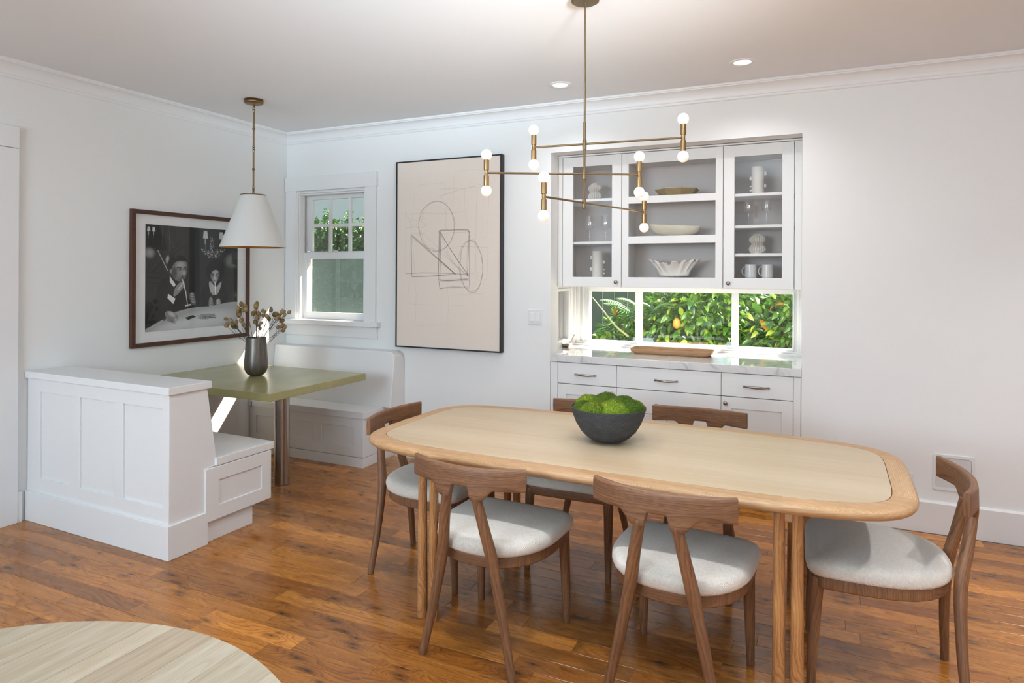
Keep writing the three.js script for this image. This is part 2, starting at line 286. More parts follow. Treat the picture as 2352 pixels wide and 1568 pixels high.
// the bay that holds the long window behind the cabinets
struct('wall_bay', [bx(-1.98, -0.05, -5.36, -1.86, 0.94, ZO, 0), bx(-1.98, 1.372, -5.36, -1.86, 2.5, ZO, 0), bx(-1.98, 0.94, ZO - 0.03, -1.86, 1.372, ZO, 0), bx(-1.98, 0.94, -5.36, -1.86, 1.372, -5.14, 0),
  bx(N.r, -0.05, -5.36, 0.05, 2.5, ZO, 0), bx(-1.86, -0.05, -5.36, N.r, 0.90, -5.28, 0), bx(-1.86, 1.405, -5.36, N.r, 2.5, -5.28, 0), bx(-1.98, 2.45, -5.36, 0.1, 2.56, ZO, 0)], M.wall);
struct('exterior_siding', [bx(-8, -0.3, -4.69, W1.l - 0.06, 2.8, ZO - 0.002, 0), bx(W1.r + 0.06, -0.3, -4.69, -1.985, 2.8, ZO - 0.002, 0), bx(W1.l - 0.06, -0.3, -4.69, W1.r + 0.06, 0.98, ZO - 0.002, 0), bx(W1.l - 0.06, 2.26, -4.69, W1.r + 0.06, 2.8, ZO - 0.002, 0), bx(0.055, -0.3, -4.69, 5, 2.8, ZO - 0.002, 0)], std({ color: lin(0.012, 0.013, 0.013), roughness: 0.8 }));
// crown moulding and baseboards
const crown = [[0, 0], [0.006, 0], [0.01, 0.006], [0.012, 0.016]]; for (let i = 0; i <= 10; i++) { const q = i / 10 * Math.PI / 2; crown.push([0.016 + 0.05 * (1 - Math.cos(q)), 0.02 + 0.058 * Math.sin(q)]); }
crown.push([0.068, 0.084], [0.074, 0.086], [0.076, 0.092], [0.074, 0.099], [0, 0.099]);
const crownAt = crown.map(([a, y]) => [a, y + HC - 0.0985]);
struct('trim_1', runX(crownAt, XL, XR, ZB), M.trim); struct('trim_2', runZ(crownAt, ZB, ZR, XL), M.trim);
struct('trim_3', runX(crownAt, XL, XR, ZR, -1), M.trim); struct('trim_4', runZ(crownAt, ZB, ZR, XR, -1), M.trim);
const base = [[0, 0], [0.018, 0], [0.018, 0.174], [0.013, 0.181], [0, 0.184]];
struct('baseboard_back', [runX(base, N.r + 0.002, XR, ZB), runX(base, -3.03, N.l - 0.002, ZB)], M.trim);
struct('baseboard_left', [runZ(base, -2.335, -2.312, XL), runZ(base, -1.19, ZR, XL)], M.trim);
struct('baseboard_right', runZ(base, ZB, ZR, XR, -1), M.trim); struct('baseboard_rear', runX(base, XL, XR, ZR, -1), M.trim);
{ // white door in the left wall, of which the photograph shows the casing
  const d = structGroup('door_1');
  part('door_slab', bx(XL - 0.09, 0.005, -2.18, XL - 0.05, 2.2, -1.32), M.trim, d);
  part('door_casing', [bx(XL - 0.002, 0, -2.31, XL + 0.022, 2.215, -2.2), bx(XL - 0.002, 0, -1.3, XL + 0.022, 2.215, -1.19), bx(XL - 0.002, 2.217, -2.312, XL + 0.026, 2.347, -1.188, 0.006)], M.trim, d);
  const h = part('door_knob', lathe([[0, 0], [0.028, 0], [0.028, 0.006], [0.01, 0.01], [0.01, 0.035], [0.026, 0.045], [0.028, 0.06], [0.018, 0.072], [0, 0.074]], 24), M.nickel, d); h.rotation.z = -Math.PI / 2; h.position.set(XL - 0.05, 0.95, -1.4);
}
// two wide windows behind the camera and one in the right wall
function bigWindow(a0, a1, along) {
  const g = structGroup('window'), put = (u0, y0, u1, y1, d0, d1) => along === 'x' ? bx(u0, y0, ZR + d0, u1, y1, ZR + d1) : bx(XR + d0, y0, u0, XR + d1, y1, u1), mid = (a0 + a1) / 2;
  part('window_frame', [put(a0, 1.2, a0 + 0.06, 2.45, 0.03, 0.1), put(a1 - 0.06, 1.2, a1, 2.45, 0.03, 0.1), put(a0, 1.2, a1, 1.26, 0.03, 0.1), put(a0, 2.39, a1, 2.45, 0.03, 0.1), put(mid - 0.03, 1.25, mid + 0.03, 2.4, 0.03, 0.1)], M.winWhite, g);
  part('window_casing', [put(a0 - 0.11, 1.1, a0, 2.45, -0.022, 0), put(a1, 1.1, a1 + 0.11, 2.45, -0.022, 0), put(a0 - 0.12, 2.45, a1 + 0.12, 2.57, -0.026, 0), put(a0 - 0.12, 1.17, a1 + 0.12, 1.2, -0.05, 0)], M.trim, g);
  part('pane', put(a0 + 0.05, 1.25, mid, 2.4, 0.06, 0.062), M.glass, g); part('pane', put(mid, 1.25, a1 - 0.05, 2.4, 0.06, 0.062), M.glass, g);
  return g;
}
used.set('window', 1);

{ // window_1: double hung, six small panes over one
  const g = structGroup('window_1'); const { l, r, b, t } = W1;
  part('window_casing', [bx(XL + 0.006, 1.08, ZB, l + 0.002, t + 0.01, ZB + 0.022), bx(r - 0.002, 1.08, ZB, -3.33, t + 0.01, ZB + 0.022), bx(XL + 0.004, t + 0.008, ZB, -3.318, 2.332, ZB + 0.03)], M.trim, g);
  part('window_stop', [bx(l, 1.05, -4.545, l + 0.014, t, ZB + 0.012), bx(l + 0.014, 1.05, -4.56, l + 0.03, t, ZB - 0.004), bx(r - 0.016, 1.05, -4.56, r, t, ZB + 0.012), bx(l, t - 0.014, -4.56, r, t, ZB + 0.012), bx(l + 0.012, t - 0.028, -4.56, r - 0.012, t - 0.014, ZB - 0.006)], M.trim, g);
  part('window_sill', bx(XL + 0.002, 1.04, -4.62, -3.285, 1.082, ZB + 0.062, 0.006), M.trim, g);
  part('window_apron', bx(XL + 0.004, 0.944, ZB, -3.315, 1.04, ZB + 0.02), M.trim, g);
  const zu = -4.612, zl = -4.574, x0 = l + 0.0005, x1 = r - 0.0005;
  const up = part('upper_sash', [bx(x0, 1.68, zu - 0.016, -4.112, 2.19, zu + 0.016), bx(-3.505, 1.68, zu - 0.016, x1, 2.19, zu + 0.016), bx(x0, 2.14, zu - 0.016, x1, 2.2, zu + 0.016), bx(x0, 1.625, zu - 0.016, x1, 1.678, zu + 0.016)], M.winWhite, g);
  for (const x of [-3.913, -3.697]) part('glazing_bar', bx(x - 0.014, 1.67, zu - 0.012, x + 0.014, 2.145, zu + 0.012, 0.004), M.winWhite, up);
  part('glazing_bar', bx(-4.12, 1.894, zu - 0.011, -3.5, 1.922, zu + 0.011, 0.004), M.winWhite, up);
  const xs = [-4.112, -3.927, -3.899, -3.711, -3.683, -3.505];
  for (let i = 0; i < 3; i++) for (const [y0, y1] of [[1.678, 1.894], [1.922, 2.14]]) part('pane', bx(xs[i * 2] - 0.004, y0 - 0.004, zu - 0.001, xs[i * 2 + 1] + 0.004, y1 + 0.004, zu + 0.001, 0), M.glass, up);
  const lo = part('lower_sash', [bx(x0, 1.08, zl - 0.016, -4.132, 1.665, zl + 0.016), bx(-3.514, 1.08, zl - 0.016, x1, 1.665, zl + 0.016), bx(x0, 1.612, zl - 0.018, x1, 1.667, zl + 0.02), bx(x0, 1.082, zl - 0.016, x1, 1.142, zl + 0.016)], M.winWhite, g);
  part('pane', bx(-4.138, 1.136, zl - 0.001, -3.508, 1.618, zl + 0.001, 0), M.glass, lo);
  part('sash_lock', [bx(-3.87, 1.667, zl - 0.014, -3.79, 1.674, zl + 0.014, 0.003), bx(-3.845, 1.674, zl - 0.008, -3.80, 1.684, zl + 0.006, 0.003)], M.winWhite, g);
  part('insect_screen', bx(l, 1.08, -4.645, r, 1.645, -4.6435, 0), phy({ color: lin(0.06, 0.09, 0.088), transparent: true, opacity: 0.42, transmission: 0.35, thickness: 0, roughness: 1 }), g);
  part('screen_frame', [bx(l, 1.08, -4.652, l + 0.035, 1.645, -4.634), bx(r - 0.03, 1.08, -4.652, r, 1.645, -4.634), bx(l, 1.628, -4.652, r, 1.655, -4.634)], M.winWhite, g);
}
{ // window_2: long window of three panes above the marble, with a narrow casement on the left return
  const g = structGroup('window_2'), z0 = -5.285, z1 = -5.235, yb = 0.945, yt = 1.347;
  part('window_frame', [bx(-1.862, 0.9, z0, -1.718, 1.41, z1), bx(-0.168, 0.9, z0, -0.0935, 1.41, z1), bx(-1.86, 0.9, z0, -0.0935, yb, z1), bx(-1.86, yt, z0, -0.0935, 1.41, z1), bx(-1.336, yb, z0, -1.284, yt, z1), bx(-0.594, yb, z0, -0.546, yt, z1)], M.winWhite, g);
  const ring = (a, b) => [bx(a, yb - 0.012, z1 - 0.002, a + 0.012, yt + 0.012, z1 + 0.012), bx(b - 0.012, yb - 0.012, z1 - 0.002, b, yt + 0.012, z1 + 0.012)];
  part('window_stop', [bx(-1.862, 0.9, -5.236, -1.83, 1.41, -5.19), bx(-1.83, 0.9, -5.236, -1.80, 1.41, -5.21), bx(-1.78, 0.9, -5.236, -1.76, 1.40, -5.222), bx(-0.118, 0.9, -5.236, -0.0935, 1.41, -5.18), bx(-0.136, 0.9, -5.236, -0.118, 1.41, -5.205), ...ring(-1.73, -0.156),
    bx(-1.84, 0.9, -5.236, -0.1, 0.918, -5.17), bx(-1.82, 0.918, -5.236, -0.11, 0.93, -5.195), bx(-1.80, 1.385, -5.236, -0.1, 1.41, -5.19)], M.winWhite, g);
  for (const [a, b] of [[-1.722, -1.332], [-1.288, -0.59], [-0.55, -0.164]]) part('pane', bx(a, yb - 0.004, -5.262, b, yt + 0.004, -5.26, 0), M.glass, g);
  const s = part('casement_frame', [bx(-1.9, 0.94, -5.145, -1.855, 1.372, -5.105), bx(-1.9, 0.94, -4.72, -1.855, 1.372, ZO), bx(-1.9, 0.94, -5.14, -1.855, 0.962, ZO), bx(-1.9, 1.352, -5.14, -1.855, 1.372, ZO), bx(-1.862, 0.9, -5.2, -1.85, 1.41, -5.135)], M.winWhite, g);
  part('pane', bx(-1.884, 0.95, -5.12, -1.882, 1.36, -4.7, 0), M.glass, s);
  part('crank_handle', [bx(-1.862, 0.905, -5.06, -1.80, 0.93, -4.96, 0.008), rod([-1.815, 0.925, -5.02], [-1.80, 0.992, -5.09], 0.005, 10), rod([-1.80, 0.992, -5.09], [-1.785, 1.006, -5.125], 0.006, 10)], M.nickel, g);
}
bigWindow(-3.4, -1.45, 'x').name = 'window_3'; bigWindow(0.3, 2.7, 'x').name = 'window_4'; bigWindow(-1.85, 0.05, 'z').name = 'window_5';
struct('roof_eave', [bx(-7, 2.35, -5.16, -1.985, 2.6, ZO, 0), bx(0.055, 2.35, -5.16, 4, 2.6, ZO, 0), bx(-7, HC + 0.12, -5.16, 4, HC + 0.3, ZR + 0.6, 0)], M.trim);

// ------------------------------------------------------------------ ceiling lights
function downlight(x, z, label, power = DOWNLIGHT, cone = 50) {
  const g = thing('recessed_downlight', label, 'ceiling light', [x, HC, z], 0, 'recessed ceiling lights in two rows');
  part('trim_ring', lathe([[0.05, -0.001], [0.05, -0.004], [0.056, -0.0065], [0.068, -0.006], [0.073, -0.001], [0.073, 0.001], [0.05, 0.001]], 40), M.plate, g);
  part('lens', lathe([[0.0505, -0.0025], [0.03, -0.0035], [0, -0.004]].reverse(), 32), M.lens, g);
  const s = new THREE.SpotLight(0xf7f7fb, power, 0, R(cone), 1, 2); s.position.set(0, -0.02, 0); s.target.position.set(0, -2, 0); s.castShadow = true; s.shadow.radius = 2.2; g.add(s, s.target);
}
downlight(-1.532, -4.035, 'recessed downlight in the ceiling between the pendant and the chandelier rod', 3, 72);
downlight(-0.404, -4.035, 'recessed downlight in the ceiling above the right cabinet, right of the chandelier rod', 3, 72);
downlight(1.5, -3.3, 'recessed downlight of the back row beyond the right edge of the photograph', 10, 54);
for (const [x, w] of [[-1.53, 'leftmost'], [-0.4, 'middle'], [1.47, 'rightmost']]) downlight(x, -1.72, w + ' recessed downlight of the front row, above the top edge of the photograph', x > 1 ? 20 : DOWNLIGHT);
{ // photographer's flash head on a stand behind the camera, bounced off the ceiling
  const f = thing('studio_flash', 'black studio flash head on a light stand behind the camera, aimed at the ceiling', 'studio light', [1.3, 0, 0.45]);
  part('stand', [cyl(0, 0.3, 1.62, 0, 0.014, 0.011, 14), ...[0, 2.1, 4.2].map((q) => rod([0, 0.62, 0], [0.4 * Math.cos(q), 0.012, 0.4 * Math.sin(q)], 0.01, 10))], M.black, f);
  const d = new THREE.Vector3(-1.85, 1.5, -2.0).normalize(), q = new THREE.Quaternion().setFromUnitVectors(new THREE.Vector3(0, 1, 0), d);
  const h = part('head', lathe([[0, -0.24], [0.055, -0.24], [0.06, -0.23], [0.06, 0], [0.1, 0.08], [0.096, 0.08], [0.055, 0.0], [0, 0]], 32), M.black, f); h.quaternion.copy(q); h.position.set(0, 1.7, 0);
  const t = part('flash_tube', lathe([[0.05, 0.03], [0.03, 0.042], [0, 0.046]].reverse(), 24), M.lens, f); t.quaternion.copy(q); t.position.set(0, 1.7, 0);
  const s = new THREE.SpotLight(0xd3edff, FLASH, 0, R(27), 1, 2); s.position.copy(d).multiplyScalar(0.09).add(new THREE.Vector3(0, 1.7, 0)); s.target.position.copy(d).multiplyScalar(3).add(new THREE.Vector3(0, 1.7, 0)); s.castShadow = true; s.shadow.radius = 16; f.add(s, s.target);
}
{ // chandelier
  const c = thing('chandelier', 'brass chandelier of three staggered arms with twelve globe bulbs above the dining table', 'chandelier', [-0.946, 0, -2.798]);
  part('canopy', lathe([[0, 2.699], [0.055, 2.699], [0.062, 2.703], [0.062, 2.7255], [0, 2.7255]], 40), M.brassDark, c);
  part('rod', [cyl(0, 1.795, 2.702, 0, 0.0043, 0.0043, 16), cyl(0, 2.05, 2.165, 0, 0.0062, 0.0062, 16), cyl(0, 1.94, 2.05, 0, 0.0052, 0.0052, 16)], M.brassDark, c);
  const A = [[2.068, -0.0827, 0.238, 0.4276], [1.9354, -0.4771, 0.4364, 0.2466], [1.8065, -1.3094, 0.298, 0.5475]];
  for (const [y, p, a, b] of A) {
    const d = [Math.cos(p), Math.sin(p)], e = [[-d[0] * a, -d[1] * a], [d[0] * b, d[1] * b]];
    part('collar', lathe([[0.006, -0.026], [0.0095, -0.024], [0.0095, 0.018], [0.006, 0.02]].map(([r, h]) => [r, y + h]), 20), M.brassDark, c);
    const arm = part('arm', rod([e[0][0], y, e[0][1]], [e[1][0], y, e[1][1]], 0.0046, 14), M.brassDark, c);
    for (const [x, z] of e) {
      part('socket', lathe([[0, -0.058], [0.0105, -0.058], [0.012, -0.0565], [0.012, -0.0125], [0.0105, -0.011], [0.0085, -0.01], [0.0085, 0.01], [0.0105, 0.011], [0.012, 0.0125], [0.012, 0.0565], [0.0105, 0.058], [0, 0.058]], 24).translate(x, y, z), M.brass, arm);
      for (const s of [-1, 1]) {
        part('bulb', new THREE.SphereGeometry(0.0238, 24, 18).scale(1, 1.04, 1).translate(x, y + s * 0.0795, z), M.bulb, arm);
        const l = new THREE.PointLight(0xffe2c4, BULB, 0, 2); l.position.set(x, y + s * 0.0795, z); l.castShadow = true; l.shadow.radius = 1.1; c.add(l);
      }
    }
  }
}
{ // pendant
  const p = thing('pendant_lamp', 'white cone pendant lamp with a brass rod chain above the olive table', 'pendant lamp', [-3.669, 0, -3.498]);
  part('canopy', lathe([[0, 2.694], [0.05, 2.694], [0.062, 2.697], [0.066, 2.704], [0.066, 2.7255], [0, 2.7255]], 40), M.bronze, p);
  const link = (y, q) => { const t = new THREE.TorusGeometry(0.008, 0.0024, 8, 18); t.scale(1, 1.35, 1); t.rotateY(q); t.translate(0, y, 0); return t; };
  const rods = (y0, y1) => part('rod', [cyl(0, y0, y1, 0, 0.006, 0.006, 14), new THREE.SphereGeometry(0.0105, 14, 10).translate(0, (y0 + y1) / 2, 0)], M.bronze, p);
  part('chain_link', [cyl(0, 2.68, 2.696, 0, 0.006), new THREE.SphereGeometry(0.008, 12, 8).translate(0, 2.68, 0)], M.bronze, p);
  for (const [y, q] of [[2.662, 0.3], [2.645, 1.7]]) part('chain_link', link(y, q), M.bronze, p);
  rods(2.40, 2.634); for (const [y, q] of [[2.391, 0], [2.376, 1.57], [2.361, 0]]) part('chain_link', link(y, q), M.bronze, p);
  rods(2.105, 2.352); for (const [y, q] of [[2.096, 0], [2.082, 1.57], [2.068, 0]]) part('chain_link', link(y, q), M.bronze, p);
  part('cap', lathe([[0, 2.06], [0.008, 2.06], [0.01, 2.048], [0.03, 2.046], [0.086, 2.046], [0.088, 2.043], [0.086, 2.040], [0, 2.040]], 48), M.bronze, p);
  part('lamp_shade', lathe([[0.0815, 2.038], [0.0845, 2.041], [0.0858, 2.038], [0.155, 1.853], [0.225, 1.669]].reverse(), 72), M.shadeOut, p);
  part('shade_lining', lathe([[0.225, 1.669], [0.222, 1.6695], [0.152, 1.853], [0.082, 2.038]], 72), M.shadeIn, p, 'gold lining');
  part('bulb_holder', [cyl(0, 1.95, 2.04, 0, 0.018), new THREE.SphereGeometry(0.03, 18, 14).translate(0, 1.9, 0)], M.plate, p);
}

// ------------------------------------------------------------------ breakfast nook
{ // near bench with its panelled half wall; origin at the front right bottom corner
  const b = thing('panelled_bench', 'white half wall bench with three recessed panels facing the floor, end drawer beside it', 'bench', [-3.026, 0, -2.33], R(-1.1));
  const x0 = -1.283;
  part('bench_core', uvBox(extrude([[-0.027, 0], [-0.027, 0.853], [-0.243, 0.853], [-0.249, 0.822], [-0.296, 0.52], [-0.306, 0.415], [-0.28, 0.415], [-0.225, 0.41], [-0.225, 0.0]].map(([z, y]) => [-z, y]), -x0 - 0.0145).rotateY(Math.PI / 2).translate(x0, 0, 0)), M.bench, b);
  const zf0 = -0.03, zf1 = -0.0145, px = [[-1.154, -0.841], [-0.771, -0.461], [-0.385, -0.065]];
  part('face_frame', [bx(x0, 0.1, zf0, -1.154, 0.853, zf1), bx(-0.841, 0.262, zf0, -0.771, 0.776, zf1), bx(-0.461, 0.262, zf0, -0.385, 0.776, zf1), bx(-0.065, 0.1, zf0, -0.0145, 0.853, zf1), bx(-1.156, 0.1, zf0, -0.063, 0.263, zf1), bx(-1.156, 0.775, zf0, -0.063, 0.853, zf1)], M.bench, b);
  for (const [a, c] of px) part('panel', bx(a - 0.003, 0.26, -0.032, c + 0.003, 0.778, -0.0255, 0.001), M.bench, b);
  part('baseboard', [bx(x0, 0, -0.03, 0, 0.178, 0, 0.003), bx(-0.03, 0, -0.242, 0, 0.178, -0.01, 0.003)], M.bench, b);
  part('cap', bx(x0, 0.853, -0.262, 0.002, 0.893, 0.002, 0.004), M.bench, b);
  part('seat', bx(x0, 0.415, -0.715, -0.001, 0.46, -0.296, 0.004), M.bench, b);
  part('seat_box', bx(x0, 0.119, -0.685, -0.026, 0.414, -0.24, 0.001), M.bench, b); part('painted_gap_shade', bx(-0.0258, 0.119, -0.69, -0.0235, 0.4145, -0.2195, 0), M.gapShade, b);  // dark strip painted in for the shade around the end drawer
  const dr = part('end_drawer', [bx(-0.022, 0.12, -0.316, 0, 0.412, -0.226), bx(-0.022, 0.12, -0.692, 0, 0.412, -0.618), bx(-0.022, 0.12, -0.63, 0, 0.198, -0.30), bx(-0.022, 0.335, -0.63, 0, 0.412, -0.30)], M.bench, b);
  part('panel', bx(-0.02, 0.19, -0.624, -0.009, 0.34, -0.31, 0.001), M.bench, dr);
  part('toe_kick', bx(x0, 0, -0.576, -0.03, 0.118, -0.235, 0.001), M.bench, b);
}
{ // far bench along the window wall
  const b = thing('window_bench', 'white bench with sloped backrest and panelled front under the small window', 'bench', [-3.14, 0, -4.08]);
  const x0 = XL + 3.14 + 0.002, zb = ZB + 4.08 + 0.002;
  part('seat_box', bx(x0, 0.076, zb, -0.004, 0.374, -0.014, 0.001), M.bench, b);
  const px = [[-1.105, -0.835], [-0.757, -0.49], [-0.41, -0.095]];
  part('face_frame', [bx(x0, 0.076, -0.02, -1.105, 0.374, -0.002), bx(-0.835, 0.15, -0.02, -0.757, 0.31, -0.002), bx(-0.49, 0.15, -0.02, -0.41, 0.31, -0.002), bx(-0.095, 0.076, -0.02, -0.002, 0.374, -0.002), bx(x0, 0.076, -0.02, -0.09, 0.155, -0.002), bx(x0, 0.302, -0.02, -0.09, 0.374, -0.002)], M.bench, b);
  for (const [a, c] of px) part('panel', bx(a - 0.003, 0.153, -0.02, c + 0.003, 0.304, -0.012, 0.001), M.bench, b);
  part('toe_kick', bx(x0, 0, zb, -0.002, 0.073, -0.001, 0.001), M.bench, b);
  part('seat', bx(x0, 0.375, zb, 0.01, 0.427, 0.012, 0.004), M.bench, b);
  // backrest: front slopes back, outer top corner rounded
  const out = [[x0, 0.425], [0.09, 0.425], [0.09, 0.80]]; for (let i = 1; i <= 8; i++) { const q = i / 8 * Math.PI / 2; out.push([0.03 + 0.06 * Math.cos(q), 0.80 + 0.06 * Math.sin(q)]); } out.push([x0, 0.86]);
  const g = extrude(out, 0.18, 0.006), p = g.attributes.position;
  for (let i = 0; i < p.count; i++) { const y = p.getY(i), k = p.getZ(i) / 0.18; p.setZ(i, zb + 0.004 + k * lerp(0.18, 0.125, (y - 0.425) / 0.435)); }
  g.computeVertexNormals(); part('backrest', uvBox(g), M.bench, b);
}
solo('painters_tape', 'small scrap of blue masking tape at the inner corner of the window bench', 'tape', bx(0, 0, 0, 0.012, 0.045, 0.0012, 0), std({ color: lin(0.02, 0.2, 0.5), roughness: 0.7 }), [-4.285, 0.372, -4.0672]);
{
  const t = thing('nook_table', 'olive green slab table on one steel column in the breakfast nook', 'table', [-3.42, 0, -3.53]);
  part('tabletop', bx(XL + 3.42 + 0.001, 0.694, -0.455, 0.375, 0.745, 0.487, 0.004), M.olive, t);
  part('leg', [cyl(0, 0.006, 0.694, 0, 0.0505, 0.0505, 48)], M.steel, t); part('foot_plate', cyl(0, 0, 0.008, 0, 0.052, 0.052, 48), M.nickel, t);
}
{ // vase and dried seed pods
  const v = thing('vase', 'dark pewter vase narrowing to the rim on the olive nook table', 'vase', [-3.683, 0.745, -3.543]);
  const prof = [[0, 0], [0.03, 0], [0.044, 0.003], [0.058, 0.012], [0.071, 0.028], [0.079, 0.05], [0.0815, 0.075], [0.0805, 0.11], [0.077, 0.16], [0.0725, 0.22], [0.0695, 0.274], [0.0685, 0.276], [0.066, 0.274], [0.067, 0.25], [0.07, 0.16], [0.072, 0.08], [0.06, 0.03], [0, 0.015]];
  part('body', lathe(prof, 64), M.vase, v);
  const r = rng(42), podG = [[0.0165, 1.15, 0.55], [0.013, 1.5, 0.4], [0.0145, 1.0, 0.62]].map(([rad, k, m]) => lathe([[0, -rad * k], [rad * 0.35, -rad * k * 0.95], [rad * 0.8, -rad * k * 0.55], [rad, 0], [rad * 0.93, rad * k * 0.5], [rad * m, rad * k * 0.92], [rad * m * 0.9, rad * k * 1.12], [rad * m * 0.75, rad * k * 1.12], [rad * m * 0.6, rad * k * 0.7], [0, rad * k * 0.6]], 14));
  // each stem: where its tip leans and how high it ends (metres from the vase axis; x to the right as seen from the dining table)
  const tips = [[-0.17, 0.40, 0.02, 4], [-0.14, 0.47, -0.03, 4], [-0.10, 0.44, 0.05, 4], [-0.15, 0.35, -0.02, 3], [-0.20, 0.36, 0.03, 2], [-0.07, 0.37, 0.06, 2], [-0.08, 0.48, -0.02, 3], [0.01, 0.49, 0.02, 3], [-0.01, 0.44, -0.04, 4], [0.03, 0.42, 0.05, 3], [0.02, 0.36, 0.0, 1], [0.10, 0.43, 0.04, 3], [0.14, 0.44, -0.03, 4], [0.19, 0.46, 0.02, 4], [0.17, 0.42, 0.05, 3], [0.19, 0.36, 0.0, 2], [0.20, 0.33, 0.04, 2]];
  const ca = Math.cos(0.4348), sa = Math.sin(0.4348);
  for (const [tx, ty, td, few] of tips) {
    const n = few + 1;
    const X = tx * ca + td * sa, Z = -tx * sa + td * ca;
    const s = thing('pod_stem', 'dried stem of brown seed pods standing in the dark pewter vase', 'dried plant', [-3.683, 0.745, -3.543], 0, 'dried seed pod stems in the pewter vase');
    const sub = [], at = (t) => new THREE.Vector3(X * (0.16 + 0.84 * t * t) * (t < 0.02 ? 0.25 : 1), 0.05 + (ty - 0.05) * t, Z * (0.16 + 0.84 * t * t));
    const main = [0, 0.3, 0.55, 0.8, 1].map((t) => { const p = at(t); if (t < 0.6) { const k = Math.min(1, 0.05 / Math.hypot(p.x, p.z)); if (p.y < 0.3) { p.x *= k; p.z *= k; } } return p.toArray(); });
    sub.push(sweep(main, (t) => [0.0022 - 0.001 * t, 0.0022 - 0.001 * t], 16, 6, [0.3, 0, 0.9])); const pods = [];
    for (let i = 0; i < n; i++) {
      const p0 = at(0.62 + 0.1 * i * 0.6), e = at(1).add(new THREE.Vector3((r() - 0.5) * 0.085 * (i ? 1 : 0.2), (r() - 0.5) * 0.09 * (i ? 1 : 0), (r() - 0.5) * 0.085 * (i ? 1 : 0.2)));
      if (i) sub.push(rod(p0.toArray(), e.toArray(), 0.0011, 5)); pods.push([e, e.clone().sub(p0).normalize()]);
    }
    part('stem', sub, M.stem, s);
    for (const [e, d] of pods) { const m = part('seed_pod', podG[Math.floor(r() * 3)], M.pod[Math.floor(r() * 3)], s); m.position.copy(e); m.quaternion.setFromUnitVectors(new THREE.Vector3(0, 1, 0), d.add(new THREE.Vector3((r() - 0.5) * 0.9, (r() - 0.5) * 0.9, (r() - 0.5) * 0.9)).normalize()); m.scale.setScalar(0.72 + r() * 0.34); }
  }
}

// ------------------------------------------------------------------ niche: counter, base cabinets, glazed cabinets
const zc = -4.498;
function shaker(parent, x0, x1, y0, y1, name = 'door') {
  const d = part(name, [bx(x0, y0, zc - 0.02, x0 + 0.066, y1, zc), bx(x1 - 0.066, y0, zc - 0.02, x1, y1, zc), bx(x0 + 0.06, y0, zc - 0.02, x1 - 0.06, y0 + 0.075, zc), bx(x0 + 0.06, y1 - 0.075, zc - 0.02, x1 - 0.06, y1, zc)], M.cabinet, parent);
  part('panel', bx(x0 + 0.06, y0 + 0.07, zc - 0.018, x1 - 0.06, y1 - 0.07, zc - 0.01, 0.001), M.cabinet, d); return d;
}
function pull(x, y, parent) {
  const pts = []; for (let i = 0; i <= 10; i++) { const t = i / 10 * 2 - 1; pts.push([x + t * 0.066, y - 0.002, zc + 0.026 - 0.012 * t * t]); }
  return part('handle', [sweep(pts, (t) => { const k = 0.0042 + 0.0048 * Math.sin(Math.PI * t); return [k, k]; }, 20, 10, [0, 1, 0]), ...[-1, 1].flatMap((s) => [rod([x + s * 0.07, y, zc + 0.001], [x + s * 0.07, y, zc + 0.017], 0.0055, 12), new THREE.SphereGeometry(0.0078, 12, 10).translate(x + s * 0.074, y, zc + 0.015), new THREE.SphereGeometry(0.006, 12, 10).translate(x + s * 0.062, y, zc + 0.015)])], M.nickel, parent);
}
const knobG = lathe([[0, 0], [0.007, 0], [0.0055, 0.004], [0.005, 0.011], [0.009, 0.014], [0.0135, 0.0185], [0.0145, 0.023], [0.012, 0.0275], [0.006, 0.03], [0, 0.0305]], 24).rotateX(Math.PI / 2);
function knob(x, y, z, parent) { const k = part('knob', knobG, M.nickel, parent); k.position.set(x, y, z); return k; }
const D = [[-1.718, -1.278], [-1.278, -0.574], [-0.574, -0.138]], g1 = 0.0013;
function baseUnit(i, label) {
  const [a, c] = D[i], u = thing('base_cabinet', label, 'cabinet', [0, 0, 0], 0, 'base cabinets under the marble counter');
  const l = i === 0 ? N.l + 0.003 : a, rr = i === 2 ? N.r - 0.003 : c;
  part('carcass', [bx(l + 0.001, 0.09, -5.2, rr - 0.001, 0.848, zc - 0.024, 0.001), bx(l + 0.001, 0, -5.2, rr - 0.001, 0.09, zc - 0.06, 0.001)], M.gapShade, u);
  if (i === 0) part('stile', bx(l, 0.0, zc - 0.024, a - g1, 0.848, zc), M.cabinet, u);
  if (i === 2) part('stile', bx(c + g1, 0.0, zc - 0.024, rr, 0.848, zc), M.cabinet, u);
  const d = part('drawer', bx(a + g1, 0.697, zc - 0.02, c - g1, 0.8465, zc, 0.002), M.cabinet, u); pull((a + c) / 2 + (i === 0 ? -0.006 : i === 2 ? 0.0 : -0.005), 0.769, d);
  if (i === 1) { const e = part('drawer', bx(a + g1, 0.532, zc - 0.02, c - g1, 0.6925, zc, 0.002), M.cabinet, u); pull((a + c) / 2, 0.6, e); shaker(u, a + g1, (a + c) / 2 - g1, 0.1, 0.5275); shaker(u, (a + c) / 2 + g1, c - g1, 0.1, 0.5275); }
  else { const e = shaker(u, a + g1, c - g1, 0.1, 0.6925); knob(i === 0 ? c - 0.03 : a + 0.03, 0.652, zc, e); }
  return u;
}
baseUnit(0, 'white base cabinet under the left end of the marble counter, one drawer over a door');
baseUnit(1, 'wide white base cabinet under the middle of the marble counter, behind the moss bowl');
baseUnit(2, 'white base cabinet under the right end of the marble counter, knob at its upper left');
